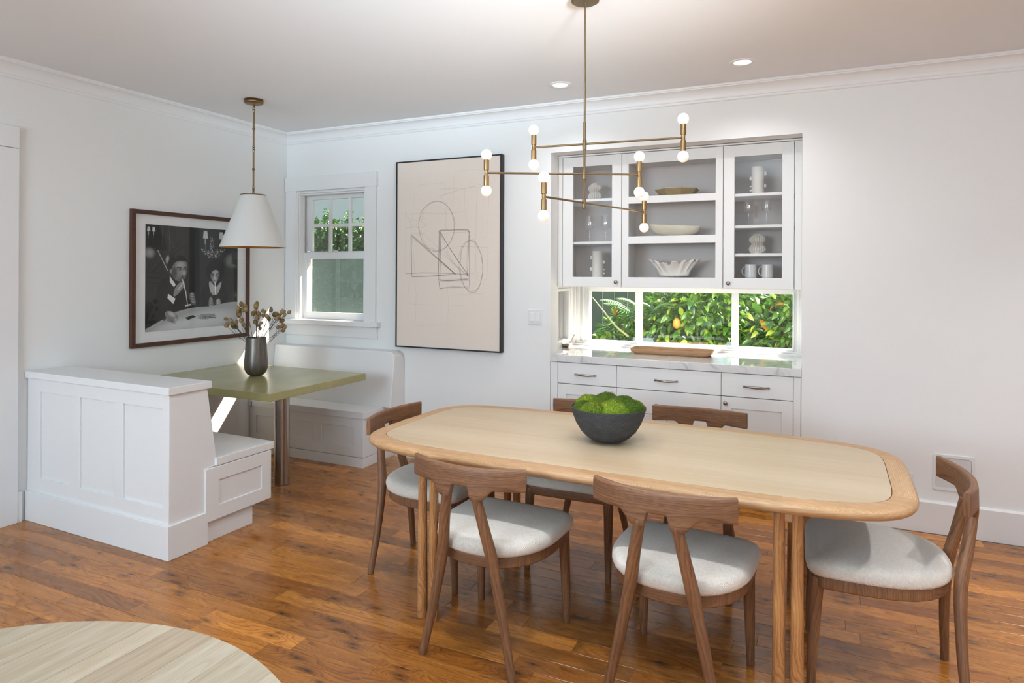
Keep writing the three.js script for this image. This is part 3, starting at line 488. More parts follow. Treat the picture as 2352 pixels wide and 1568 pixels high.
{
  const s = new THREE.Shape([[N.l + 0.001, 4.49], [N.l + 0.001, 4.662], [-1.858, 4.664], [-1.858, 5.234], [N.r - 0.001, 5.234], [N.r - 0.001, 4.664], [N.r - 0.001, 4.662], [N.r - 0.001, 4.49]].map((p) => new THREE.Vector2(...p)));
  const g = new THREE.ExtrudeGeometry(s, { depth: 0.046, bevelEnabled: true, bevelSize: 0.003, bevelThickness: 0.003, bevelOffset: -0.003, bevelSegments: 2 }); g.rotateX(-Math.PI / 2); g.translate(0, 0.8535, 0);
  solo('marble_counter', 'grey veined white marble counter in the window niche', 'counter', uvBox(g), M.marble);
}
const F = -4.64, BK = -4.985;
function wallUnit(i, label) {
  const B = [[N.l + 0.003, -1.2865], [-1.2865, -0.5835], [-0.5835, N.r - 0.003]][i], [a, c] = B, u = thing('glass_cabinet', label, 'cabinet', [0, 0, 0], 0, 'white wall cabinets above the long window');
  const yb = 1.394, yt = 2.371, il = i === 0 ? -1.742 : a + 0.001, ir = i === 2 ? -0.13 : c - 0.001;
  part('carcass', [bx(a, yb, BK, a + 0.016, yt, F - 0.022, 0.001), bx(c - 0.016, yb, BK, c, yt, F - 0.022, 0.001), bx(a, yb, BK, c, yb + 0.07, F - 0.022, 0.001), bx(a, yt - 0.07, BK, c, yt, F - 0.022, 0.001)], M.cabinet, u);
  part('back_panel', bx(a, yb, BK - 0.012, c, yt, BK, 0.001), M.cabinetInsideShade, u);
  const O = [[-1.658, -1.359, [[1.467, 2.283]]], [-1.235, -0.634, [[1.468, 1.706], [1.76, 1.994], [2.045, 2.279]]], [-0.511, -0.214, [[1.467, 2.28]]]][i];
  const dl = [-1.737, -1.2847, -0.5817][i], dr = [-1.2883, -0.5853, -0.142][i];
  if (i === 0) part('stile', bx(a, yb, F - 0.022, -1.7405, yt - 0.012, F), M.cabinet, u);
  if (i === 2) part('stile', bx(-0.1385, yb, F - 0.022, c, yt - 0.012, F), M.cabinet, u);
  part('top_rail', bx(a, yt - 0.011, F - 0.022, c, yt, F + 0.006, 0.002), M.cabinet, u);
  const ys = O[2].flat(), fr = [bx(dl, yb, F - 0.02, O[0], yt - 0.014, F), bx(O[1], yb, F - 0.02, dr, yt - 0.014, F), bx(O[0] - 0.003, yb, F - 0.02, O[1] + 0.003, ys[0], F), bx(O[0] - 0.003, ys[ys.length - 1], F - 0.02, O[1] + 0.003, yt - 0.014, F)];
  if (i === 1) {
    fr.push(bx(O[0] - 0.003, 1.706, F - 0.02, O[1] + 0.003, 1.76, F), bx(O[0] - 0.003, 1.994, F - 0.02, O[1] + 0.003, 2.045, F));
    part('face_frame', fr, M.cabinet, u);
    for (const y of [1.76, 2.045]) part('shelf', bx(a + 0.016, y - 0.022, BK, c - 0.016, y - 0.001, F - 0.021), M.cabinet, u);
  } else {
    const d = part('door', fr, M.cabinet, u);
    part('pane', bx(O[0] - 0.006, ys[0] - 0.006, F - 0.012, O[1] + 0.006, ys[1] + 0.006, F - 0.0095, 0), M.glass, d);
    knob(i === 0 ? -1.322 : -0.547, 1.431, F, d);
    for (const y of i === 0 ? [1.73, 2.045] : [1.632, 1.822, 2.035]) part('shelf', bx(a + 0.016, y - 0.02, BK, c - 0.016, y, F - 0.026), M.cabinet, u);
  }
  return u;
}
wallUnit(0, 'white glass door cabinet at the left of the niche, knob at its lower right');
wallUnit(1, 'open white cabinet with three deep shelves between the two glass doors');
wallUnit(2, 'white glass door cabinet at the right of the niche, knob at its lower left');

// things on the cabinet shelves
function ribbed(name, label, pos, s) { // double gourd of thin upright fins
  const g = grid(252, 40, (u, v) => {
    const h = v, q = h < 0.5 ? h / 0.46 : (h - 0.5) / 0.42, belly = h < 0.5 ? 0.66 + 0.34 * Math.sin(Math.PI * Math.min(1, q)) : 0.62 + 0.34 * Math.sin(Math.PI * Math.min(1, q)), neck = h > 0.92 ? 1 : 0;
    let r = neck ? 0.48 : belly; const fin = neck ? 0 : (Math.abs(((u * 21) % 1) - 0.5) < 0.17 ? 0 : -0.24) * sstep(0.02, 0.1, h) * sstep(0.93, 0.85, h); r = (r + fin) * 0.052 * s;
    if (v > 0.985) r *= 0.7; const t = u * Math.PI * 2; return [Math.cos(t) * r, h * 0.127 * s, -Math.sin(t) * r];
  });
  const o = thing(name, label, 'vase', pos); part('body', g, M.ceramic, o); part('mouth', lathe([[0.018 * s, 0.127 * s], [0.016 * s, 0.11 * s], [0, 0.1 * s]], 20), M.ceramic, o); return o;
}
ribbed('ribbed_vase', 'cream ribbed double gourd vase on the top shelf of the left cabinet', [-1.54, 2.0455, -4.80], 1.03);
ribbed('ribbed_vase', 'cream ribbed double gourd vase above the mugs in the right cabinet', [-0.378, 1.6325, -4.80], 1.07);
function lugVase(label, pos, s, lean) {
  const o = thing('lug_vase', label, 'vase', pos);
  part('body', lathe([[0, 0], [0.038, 0], [0.041, 0.003], [0.0415, 0.19], [0.039, 0.193], [0.034, 0.19], [0.034, 0.05], [0, 0.045]].map(([r, y]) => [r * s, y * s]), 40), M.ceramic, o);
  for (const [sd, y, h] of [[-1, 0.145, 0.028], [-1, 0.062, 0.026], [1, 0.112, 0.026], [1, 0.058, 0.012], [1, 0.03, 0.014]]) part('lug', new RoundedBoxGeometry(0.014 * s, h * s, 0.03 * s, 3, 0.0055 * s).translate(sd * lean * 0.047 * s, y * s, 0), M.ceramic, o);
  o.rotation.y = 0.25; return o;
}
lugVase('cream cylinder vase with side lugs at the bottom of the left cabinet', [-1.515, 1.4645, -4.80], 1.03, 1);
lugVase('cream cylinder vase with side lugs on the top shelf of the right cabinet', [-0.377, 2.0355, -4.80], 1.0, -1);
function wineGlass(label, pos, s = 1) {
  const o = thing('wine_glass', label, 'wine glass', pos);
  part('bowl', lathe([[0.006, 0.088], [0.02, 0.094], [0.031, 0.108], [0.0345, 0.128], [0.032, 0.155], [0.0275, 0.187], [0.0265, 0.1872], [0.031, 0.155], [0.0335, 0.128], [0.03, 0.109], [0.0195, 0.0955], [0, 0.0915]].map(([r, y]) => [r * s, y * s]), 36), M.thinGlass, o);
  part('stem', lathe([[0.033, 0], [0.033, 0.0015], [0.012, 0.004], [0.0042, 0.012], [0.0034, 0.05], [0.006, 0.088], [0, 0.0885]].map(([r, y]) => [r * s, y * s]), 28), M.thinGlass, o); return o;
}
wineGlass('clear wine glass, left one in the left cabinet above the cylinder vase', [-1.58, 1.7305, -4.80], 1.06);
wineGlass('clear wine glass, right one in the left cabinet nearer the open shelves', [-1.455, 1.7305, -4.80], 1.06);
wineGlass('clear wine glass, left one in the right cabinet below the lug vase', [-0.437, 1.8225, -4.80], 0.98);
wineGlass('clear wine glass, right one in the right cabinet below the lug vase', [-0.321, 1.8225, -4.80], 0.98);
function mug(label, pos) {
  const o = thing('mug', label, 'mug', pos);
  part('body', lathe([[0, 0], [0.03, 0], [0.036, 0.004], [0.0375, 0.012], [0.037, 0.094], [0.0355, 0.0965], [0.034, 0.094], [0.0345, 0.01], [0, 0.008]], 40), M.china, o);
  const pts = []; for (let i = 0; i <= 10; i++) { const q = Math.PI / 2 + i / 10 * Math.PI; pts.push([-0.034 + Math.cos(q) * 0.026, 0.05 + Math.sin(q) * 0.03, 0]); }
  part('handle', sweep(pts, () => [0.0065, 0.004], 20, 10, [0, 0, 1]), M.china, o); o.rotation.y = -0.25;
}
mug('plain white mug, left one at the bottom of the right cabinet', [-0.42, 1.4645, -4.80]); mug('plain white mug, right one at the bottom of the right cabinet', [-0.312, 1.4645, -4.80]);
{
  const o = thing('octagonal_plate', 'faceted tan stoneware plate on the upper open shelf', 'bowl', [-0.925, 2.0455, -4.80]);
  const p = [[0, 0], [0.112, 0], [0.115, 0.002], [0.158, 0.05], [0.156, 0.054], [0.15, 0.051], [0.11, 0.012], [0, 0.009]];
  part('body', new THREE.LatheGeometry(p.map((q) => new THREE.Vector2(...q)), 8).toNonIndexed(), M.glaze, o).geometry.computeVertexNormals();
  part('rim', new THREE.LatheGeometry([[0.146, 0.042], [0.1585, 0.0505], [0.1565, 0.0555], [0.149, 0.0525], [0.14, 0.042]].map((q) => new THREE.Vector2(...q)), 8), M.stoneware, o); o.rotation.y = R(22.5);
}
solo('boat_bowl', 'long pale stone boat shaped bowl on the middle open shelf', 'bowl', grid(64, 20, (u, v) => {
  const t = u * Math.PI * 2, inn = v > 0.52, k = inn ? (1 - v) / 0.48 : v / 0.52, q = Math.pow(Math.sin(k * Math.PI / 2), 0.75), cx = Math.cos(t), e = Math.sign(cx) * Math.pow(Math.abs(cx), 0.9);
  const L = (inn ? 0.178 : 0.187) * (0.12 + 0.88 * q), Wd = (inn ? 0.078 : 0.088) * (0.1 + 0.9 * q), rim = 0.096 - 0.026 * (cx * 0.5 + 0.5) + 0.006 * cx * cx; return [e * L + 0.012 * (1 - q), (inn ? 0.012 : 0) + (rim - (inn ? 0.012 : 0)) * Math.pow(k, 1.9), -Math.sin(t) * Wd, u, v];
}, true), M.stoneware, [-0.935, 1.7605, -4.79]);
solo('ruffled_bowl', 'white ruffled clam shell bowl on the lowest open shelf', 'bowl', grid(304, 26, (u, v) => {
  const t = u * Math.PI * 2, inn = v > 0.5, k = inn ? (1 - v) * 2 : v * 2, nr = 16, side = Math.abs(Math.cos(t)), ph = t * nr + 0.7 * Math.sin(t * 2), amp = sstep(0.1, 0.9, k), rf = Math.sin(ph) * amp;
  const s = (Math.sin(ph) + 1) / 2, hump = 1 - (1 - s) * (1 - s), fl = 0.3 * k + 0.7 * k * k, rx = 0.1 + 0.084 * fl + 0.008 * rf - (inn ? 0.006 : 0), rz = 0.056 + 0.05 * fl + 0.016 * rf - (inn ? 0.006 : 0), top = 0.094 + 0.024 * Math.pow(side, 1.5) + 0.026 * hump * (1 - 0.3 * side) - 0.014 * Math.exp(-Math.pow((t - 4.4) / 0.3, 2));
  return [Math.cos(t) * rx * (k < 0.02 ? 0.02 : 1), (inn ? 0.005 : 0) + (k - (inn ? 0 : 0.03 * k * k)) * top, -Math.sin(t) * rz * (k < 0.02 ? 0.02 : 1), u, v];
}, true), M.ceramic, [-0.937, 1.4685, -4.78]);
{ // wooden tray on the counter
  const o = thing('dough_tray', 'rough light wood dough tray on the marble counter under the window', 'tray', [-0.972, 0.9022, -4.885], R(1.0));
  const L = 0.29, D2 = 0.1, prof = (k) => [[0.86, 0], [1, 0.02], [1.02, 0.038], [0.99, 0.041], [0.955, 0.039], [0.9, 0.014], [0, 0.012]][k];
  part('body', uvBox(grid(4 * 16, 7, (u, v) => { const j = Math.round(v * 7), [s, y] = j === 0 ? [0, 0] : prof(j - 1), t = u * Math.PI * 2, n = 9, c = Math.cos(t), q = Math.sin(t), e = (a) => Math.sign(a) * Math.pow(Math.abs(a), 2 / n); const edge = s > 0.5 ? (1 - s) * 0.1 : 0; return [e(c) * (L * s + edge), y, -e(q) * (D2 * s + edge * 0.3)]; }, true)), M.tray, o);
}
{
  const s = thing('light_switch', 'white double rocker switch plate on the wall left of the niche', 'light switch', [-1.896, 1.169, ZB]);
  part('plate', bx(-0.056, -0.057, 0.0003, 0.056, 0.057, 0.006, 0.003), M.plate, s);
  for (const x of [-0.023, 0.023]) { part('rocker', new RoundedBoxGeometry(0.032, 0.066, 0.008, 2, 0.002).rotateX(-0.07).translate(x, 0, 0.006), M.plate, s); for (const y of [-0.048, 0.048]) part('screw', cyl(0, 0, 0.0012, 0, 0.0028, 0.0028, 10).rotateX(Math.PI / 2).translate(x, y, 0.0058), M.grey, s); }
  const v = thing('wall_panel', 'grey rounded access panel low on the white wall behind the right chair', 'wall panel', [0.709, 0.356, ZB]);
  const rr = (w, h, r) => { const p = []; for (const [sx, sy, a] of [[1, 1, 0], [-1, 1, 90], [-1, -1, 180], [1, -1, 270]]) for (let i = 0; i <= 6; i++) { const q = R(a + i * 15); p.push([sx * (w / 2 - r) + r * Math.cos(q), sy * (h / 2 - r) + r * Math.sin(q)]); } return p; };
  part('frame', uvBox(extrude(rr(0.2, 0.206, 0.008), 0.005, 0.0015, [rr(0.172, 0.17, 0.014)])).translate(0, 0, 0.0005), M.plate, v);
  part('door', uvBox(extrude(rr(0.168, 0.166, 0.012), 0.002, 0.0008)).translate(0, 0, 0.0008), M.grey, v);
  const o = thing('power_outlet', 'white power outlet on the wall beside the right end of the dining table', 'outlet', [0.475, 0.288, ZB]);
  part('plate', bx(-0.035, -0.0435, 0.0003, 0.035, 0.0435, 0.005, 0.003), M.plate, o);
  for (const y of [-0.019, 0.019]) { const f = part('socket', cyl(0, 0, 0.002, 0, 0.0155, 0.0155, 24).rotateX(Math.PI / 2).translate(0, y, 0.0045), M.plate, o); part('slot', [bx(-0.0065, y - 0.002, 0.006, -0.0048, y + 0.007, 0.0069, 0), bx(0.0048, y - 0.002, 0.006, 0.0065, y + 0.006, 0.0069, 0)], M.gapShade, f); }
}

// ------------------------------------------------------------------ pictures on the walls
{ // tall line drawing in a thin black frame
  const p = thing('line_drawing', 'tall framed abstract drawing of thin pencil lines on cream canvas', 'painting', [0, 0, 0]);
  const x0 = -3.106, x1 = -2.156, y0 = 0.893, y1 = 2.388, z0 = ZB + 0.001, z1 = ZB + 0.052, w = 0.011;
  part('frame', [bx(x0, y0, z0, x0 + w, y1, z1, 0.001, 'y'), bx(x1 - w, y0, z0, x1, y1, z1, 0.001, 'y'), bx(x0, y0, z0, x1, y0 + w, z1, 0.001), bx(x0, y1 - w, z0, x1, y1, z1, 0.001)], M.black, p);
  const CW = 1000, CH = 1600, c = document.createElement('canvas'); c.width = CW; c.height = CH; const k = c.getContext('2d'), r = rng(9);
  k.fillStyle = '#e2d6ca'; k.fillRect(0, 0, CW, CH);
  for (let i = 0; i < 2600; i++) { k.fillStyle = r() < 0.5 ? 'rgba(255,250,244,0.05)' : 'rgba(150,130,112,0.04)'; const s = 3 + r() * 26; k.fillRect(r() * CW, r() * CH, s, 1 + r() * 4); }
  // each line: darkness, width, then x, y in thousandths of the canvas
  const lines = [
  [1,2,428,377,419,644], [1,2,441,380,432,641], [0.9,2,428,373,525,373,703,375,718,395],
  [0.5,1,447,391,576,387,709,386], [0.95,2,713,381,700,615], [0.8,2,718,402,722,670],
  [1,2,428,375,511,455,712,617], [0.5,1,434,391,486,455,574,560,700,612], [0.9,2,425,637,522,644,712,632],
  [0.8,1.5,425,644,535,640,715,637], [0.8,2,425,648,438,683,573,677,722,678], [0.6,1,444,680,599,672,714,670],
  [0.9,2,144,398,153,620], [0.6,1,155,402,187,617], [0.9,2,144,396,289,464,580,607],
  [0.7,1.5,155,405,315,482,485,560,574,605], [0.9,2,439,539,536,581,587,609], [0.6,1,223,367,355,432,549,539,712,619],
  [0.5,1,355,464,498,518,650,595], [0.6,1.2,485,483,549,539,619,574,700,615], [0.7,1.5,85,604,248,601,580,603],
  [0.8,2,151,620,314,618,574,609,719,608], [0.5,1,574,605,769,601,775,588], [0.3,1,81,267,87,357,83,603],
  [0.4,1,85,269,142,308,277,332,297,343,263,356,210,352,87,357], [0.3,1,129,307,135,358,297,304], [0.4,1,88,278,156,344,216,359,297,343],
  [0.25,1,297,304,292,385,142,387], [0.3,1,177,143,184,129,305,122,483,121,486,160], [0.25,1,184,129,134,430,125,771],
  [0.45,1,424,154,553,155,674,155], [0.5,1.2,430,190,540,175,674,157,787,150], [0.4,1,787,151,778,368,777,598],
  [0.25,1,567,71,558,295], [0.25,1,567,69,656,62,769,63,841,71], [0.3,1,674,158,666,276],
  [0.3,1,781,135,897,165,889,343,893,469], [0.25,1,502,167,494,258,493,378], [0.3,1,284,253,449,255,488,265,489,371],
  [0.3,1,129,279,317,280,500,287,673,278], [0.25,1,673,280,709,367], [0.3,1,841,81,841,287,842,635],
  [0.4,1,601,461,752,465,893,469], [0.35,1,791,468,784,632,811,639,882,632,889,469], [0.25,1,573,678,579,716,699,710,845,707,848,642],
  [0.3,1,112,646,132,771,313,772,495,769,623,773,704,766,712,677], [0.3,1,187,624,196,717,192,880,212,889,364,880,507,877,521,769,503,651], [0.3,1,430,190,475,216,526,266,564,323]
  ];
  const stroke = (al, wd, pts) => { for (let pass = 0; pass < (al > 0.6 ? 4 : 2); pass++) { k.strokeStyle = `rgba(48,44,44,${al * (pass ? 0.34 : 0.5)})`; k.lineWidth = wd * (0.9 + r() * 0.7); k.beginPath(); const j = () => (r() - 0.5) * 6 * (pass + 0.3); let [px, py] = pts[0]; px += j(); py += j(); k.moveTo(px, py); for (let i = 1; i < pts.length; i++) { const [qx, qy] = [pts[i][0] + j(), pts[i][1] + j()]; k.quadraticCurveTo((px + qx) / 2 + j(), (py + qy) / 2 + j(), qx, qy); px = qx; py = qy; } k.stroke(); } };
  for (const [al, wd, ...q] of lines) { const pts = []; for (let i = 0; i < q.length; i += 2) pts.push([q[i] * CW / 1000, q[i + 1] * CH / 1000]); stroke(al, wd * 0.85, pts); }
  for (const [al, wd, cx, cy, rx, ry, rot] of [[0.75, 1.6, 398, 351, 176, 134, -4], [0.55, 1.2, 406, 349, 164, 131, -2], [0.7, 1.6, 735, 566, 107, 137, -3], [0.6, 1.2, 728, 563, 114, 132, -6]]) {
    const pts = []; for (let i = 0; i <= 28; i++) { const t = i / 28 * Math.PI * 2, q = R(rot), x = rx * Math.cos(t), y = ry * 1.6 * Math.sin(t); pts.push([cx + x * Math.cos(q) - y * Math.sin(q), cy * 1.6 + x * Math.sin(q) + y * Math.cos(q)]); } stroke(al, wd * 0.85, pts);
  }
  const t = new THREE.CanvasTexture(c); t.colorSpace = THREE.SRGBColorSpace; t.magFilter = THREE.LinearFilter;
  const g = new THREE.PlaneGeometry(x1 - x0 - 2 * w, y1 - y0 - 2 * w); g.translate((x0 + x1) / 2, (y0 + y1) / 2, z1 - 0.006);
  part('canvas', g, std({ map: t, roughness: 0.85, bumpMap: plaster, bumpScale: 0.0003 }), p);
  part('backing', bx(x0 + 0.005, y0 + 0.005, z0, x1 - 0.005, y1 - 0.005, z1 - 0.008, 0), M.black, p);
}
{ // black and white print in a walnut frame on the left wall
  const p = thing('framed_photo', 'black and white photo of two people drinking at a table, in a walnut frame', 'picture', [XL, 0, 0]);
  const za = -3.013, zb = -4.052, y0 = 0.96, y1 = 1.926, w = 0.03, x0 = 0.001, x1 = 0.03;
  part('frame', [bx(x0, y0, za - w, x1, y1, za, 0.0015, 'y'), bx(x0, y0, zb, x1, y1, zb + w, 0.0015, 'y'), bx(x0, y0, zb, x1, y0 + w, za, 0.0015, 'z'), bx(x0, y1 - w, zb, x1, y1, za, 0.0015, 'z')], M.walnut, p);
  part('mat', bx(x0, y0 + 0.01, zb + 0.01, 0.013, y1 - 0.01, za - 0.01, 0), std({ color: lin(0.78, 0.78, 0.77), roughness: 0.9 }), p);
  const CW = 1000, CH = 930, c = document.createElement('canvas'); c.width = CW; c.height = CH; const k = c.getContext('2d'), r = rng(19);
  const poly = (fill, ...q) => { k.fillStyle = fill; k.beginPath(); k.moveTo(q[0], q[1]); for (let i = 2; i < q.length; i += 2) k.lineTo(q[i], q[i + 1]); k.closePath(); k.fill(); };
  const curve = (fill, ...q) => { k.fillStyle = fill; k.beginPath(); const n = q.length / 2, m = (i, j) => (q[i * 2 + j] + q[((i + 1) % n) * 2 + j]) / 2; k.moveTo(m(n - 1, 0), m(n - 1, 1)); for (let i = 0; i < n; i++) k.quadraticCurveTo(q[i * 2], q[i * 2 + 1], m(i, 0), m(i, 1)); k.fill(); };
  const line = (st, wd, ...q) => { k.strokeStyle = st; k.lineWidth = wd; k.lineCap = 'round'; k.beginPath(); k.moveTo(q[0], q[1]); for (let i = 2; i < q.length; i += 2) k.lineTo(q[i], q[i + 1]); k.stroke(); };
  const oval = (fill, x, y, a, b, q = 0) => { k.fillStyle = fill; k.beginPath(); k.ellipse(x, y, a, b, q, 0, Math.PI * 2); k.fill(); };
  const soft = (x, y, a, b, q, c, al = 1) => { k.save(); k.translate(x, y); k.rotate(q); k.scale(1, b / a); const g = k.createRadialGradient(0, 0, 0, 0, 0, a); g.addColorStop(0, `rgba(${c},${c},${c},${al})`); g.addColorStop(0.55, `rgba(${c},${c},${c},${al * 0.75})`); g.addColorStop(1, `rgba(${c},${c},${c},0)`); k.fillStyle = g; k.beginPath(); k.arc(0, 0, a, 0, Math.PI * 2); k.fill(); k.restore(); };
  k.fillStyle = '#343333'; k.fillRect(0, 0, CW, CH); poly('#262525', 0, 0, 300, 0, 300, 220, 0, 200); soft(330, 200, 260, 260, 0, 66, 0.7); soft(760, 420, 300, 300, 0, 58, 0.6);
  for (const q of [[160, 0, 165, 190], [232, 0, 236, 230], [200, 60, 290, 220]]) line('#5a5a5c', 4, ...q);
  for (const q of [[60, 420, 400, 160], [80, 260, 220, 470], [60, 470, 260, 480], [400, 160, 400, 330], [230, 280, 330, 160], [60, 540, 300, 560]]) line('#222121', 9, ...q);
  poly('#0b0b0c', 508, 0, 556, 0, 556, 720, 508, 720);
  for (const [x, y, s] of [[30, 40, 1], [78, 40, 1], [615, 60, 1.7], [800, 60, 1.7]]) { poly('#bdbdbd', x - 15 * s, y + 20 * s, x + 18 * s, y + 20 * s, x + 13 * s, y - 20 * s, x - 11 * s, y - 20 * s); line('#a5a5a5', 7 * s, x, y + 24 * s, x, y + 50 * s); line('#7d7d7d', 3 * s, x, y + 54 * s, x, y + 80 * s); }
  for (let i = 0; i < 260; i++) { const q = r(), x = 570 + 270 * r(), y = 190 + 80 * Math.sin((x - 570) / 270 * Math.PI) * r() + 20 * r(); oval(q > 0.6 ? '#b8b8b8' : '#565656', x, y, 2 + 2 * r(), 3 + 3 * r()); }
  for (let i = 0; i < 90; i++) oval(r() > 0.5 ? '#a8a8a8' : '#5d5d5d', 690 + 40 * (r() - 0.5), 60 + 200 * r(), 3, 5 * r() + 2);
  soft(930, 300, 110, 90, 0, 140, 0.9); poly('#3f4041', 930, 200, 1000, 200, 1000, 340, 925, 330); soft(975, 520, 50, 160, 0, 30, 0.8);
  soft(40, 245, 70, 60, 0.3, 150, 1); line('#a0a0a0', 9, 120, 225, 215, 395); soft(215, 300, 26, 48, 0.2, 170, 1);
  // man at the left: dark suit, head turned to the right, drinking through a tube
  curve('#1b1a1b', 120, 500, 235, 440, 330, 470, 420, 590, 470, 760, 330, 820, 130, 840, 100, 700); soft(200, 640, 120, 190, 0.2, 36, 0.8);
  curve('#777777', 236, 330, 270, 300, 350, 292, 410, 310, 424, 362, 412, 402, 410, 432, 398, 470, 352, 502, 296, 486, 256, 440);
  soft(350, 350, 66, 44, 0, 170, 0.95); soft(372, 412, 48, 34, 0, 160, 0.9); soft(330, 425, 42, 46, 0, 146, 0.8); soft(282, 420, 38, 64, 0, 78, 0.8); soft(360, 484, 40, 16, 0, 84, 0.8);
  curve('#131313', 228, 390, 218, 320, 258, 268, 340, 256, 420, 274, 428, 316, 348, 306, 292, 320, 268, 352, 250, 398); line('#565656', 5, 285, 276, 330, 284); line('#686868', 4, 395, 272, 418, 290);
  soft(248, 404, 18, 30, 0, 150, 1); soft(336, 386, 26, 12, 0, 54, 0.95); soft(394, 388, 20, 11, 0, 54, 0.95); line('#1d1d1d', 6, 312, 370, 358, 372); line('#1d1d1d', 5, 380, 372, 414, 372); oval('#cccccc', 330, 389, 5, 3); oval('#101010', 340, 388, 5, 4); oval('#cccccc', 389, 391, 4, 3); oval('#101010', 397, 390, 4, 4);
  soft(384, 424, 12, 24, 0, 186, 0.8); line('#515151', 4, 384, 440, 370, 444); soft(368, 462, 20, 9, 0, 66, 0.95);
  poly('#d2d2d2', 238, 446, 300, 524, 282, 548, 238, 500); curve('#8e8e8e', 280, 570, 336, 500, 392, 500, 402, 535, 352, 580, 316, 618, 272, 640); for (let i = 0; i < 4; i++) soft(372 - i * 14, 512 + i * 17, 26, 9, -0.5, 184, 0.9); poly('#cfcfcf', 222, 604, 298, 650, 276, 698, 216, 644); line('#c4c4c4', 8, 368, 478, 405, 600, 425, 720); line('#e4e4e4', 3, 372, 480, 410, 600);
  curve('#6f6f6f', 440, 606, 486, 590, 506, 650, 520, 712, 480, 722, 446, 672); for (let i = 0; i < 4; i++) soft(470 + i * 4, 612 + i * 24, 30, 10, 0.25, 178, 0.95); poly('#b9b9b9', 395, 712, 460, 702, 470, 716, 400, 726);
  // woman at the right: dark hair, dark dress with an open collar, drinking through a straw
  curve('#191819', 560, 720, 580, 570, 640, 500, 700, 480, 800, 480, 850, 550, 900, 700, 760, 740); curve('#0f0f0f', 648, 500, 618, 380, 680, 292, 770, 282, 838, 330, 842, 440, 800, 520, 720, 500);
  curve('#a2a2a2', 652, 508, 676, 486, 736, 570, 800, 496, 812, 506, 768, 620, 720, 650, 672, 600); soft(700, 560, 34, 60, -0.3, 190, 0.7); soft(768, 560, 30, 60, 0.35, 178, 0.7);
  curve('#858585', 672, 400, 700, 380, 756, 382, 782, 402, 784, 446, 752, 508, 727, 526, 702, 508, 674, 456); soft(728, 420, 52, 40, 0, 182, 0.85); soft(726, 478, 36, 36, 0, 170, 0.85); soft(772, 450, 16, 50, 0.1, 96, 0.7);
  curve('#0f0f0f', 656, 470, 660, 390, 700, 366, 770, 366, 800, 400, 800, 470, 784, 420, 752, 384, 712, 392, 682, 420, 668, 470);
  soft(698, 438, 22, 10, 0, 44, 0.95); soft(756, 440, 22, 10, 0, 44, 0.95); oval('#e0e0e0', 692, 440, 5, 3); oval('#e0e0e0', 762, 442, 5, 3); oval('#0d0d0d', 700, 439, 5, 4); oval('#0d0d0d', 754, 441, 5, 4); line('#181818', 5, 680, 418, 712, 428); line('#181818', 5, 742, 428, 774, 420); soft(727, 466, 9, 22, 0, 205, 0.7); soft(726, 498, 15, 7, 0, 52, 0.95);
  line('#e6e6e6', 8, 727, 500, 734, 630); curve('#151515', 690, 640, 740, 620, 770, 650, 760, 730, 700, 730); curve('#767676', 652, 720, 660, 660, 690, 632, 712, 700, 716, 745, 670, 745); curve('#767676', 735, 740, 730, 690, 770, 650, 800, 690, 800, 735); for (let i = 0; i < 4; i++) { soft(766 + i * 4, 680 + i * 15, 36, 9, -0.2, 188, 0.95); soft(684 - i * 3, 664 + i * 20, 28, 9, 0.3, 176, 0.9); }
  // round white table and a hand at its near edge
  curve('#a3a4a5', -60, 960, 60, 860, 250, 780, 470, 735, 700, 735, 900, 700, 1060, 705, 1060, 980, -60, 980); soft(620, 860, 420, 110, -0.1, 205, 0.8); soft(260, 900, 220, 60, -0.2, 200, 0.7);
  curve('#161616', 0, 780, 60, 700, 150, 720, 250, 760, 190, 820, 80, 870, 0, 910); for (let i = 0; i < 20; i++) soft(30 + 200 * r(), 715 + 120 * r(), 20, 16, r(), 40, 0.8); curve('#868686', 180, 772, 230, 750, 318, 790, 326, 840, 290, 866, 206, 822); soft(262, 790, 52, 26, 0.5, 190, 0.9); soft(300, 840, 26, 22, 0.4, 176, 0.9); soft(250, 850, 70, 14, 0.4, 90, 0.5);
  poly('#464646', 395, 828, 480, 808, 520, 824, 430, 850); for (let i = 0; i < 60; i++) line(r() > 0.4 ? '#969696' : '#666666', 3, 520 + 220 * r(), 805 + 50 * r(), 530 + 220 * r(), 805 + 50 * r());
  const d = k.getImageData(0, 0, CW, CH); for (let i = 0; i < d.data.length; i += 4) { const q = (r() - 0.5) * 14; for (let m = 0; m < 3; m++) d.data[i + m] = Math.max(0, Math.min(255, 255 * Math.pow(d.data[i + m] / 255, 1.35) * 1.16 + q)); } k.putImageData(d, 0, 0);
  const t = new THREE.CanvasTexture(c); t.colorSpace = THREE.SRGBColorSpace; t.magFilter = THREE.LinearFilter;
  const g = new THREE.PlaneGeometry(0.814, 0.764); g.rotateY(Math.PI / 2); g.translate(0.0142, 1.446, -3.53); part('print', g, std({ map: t, roughness: 0.6 }), p);
  part('pane', bx(0.0205, y0 + 0.02, zb + 0.02, 0.0225, y1 - 0.02, za - 0.02, 0), M.artGlass, p);
}

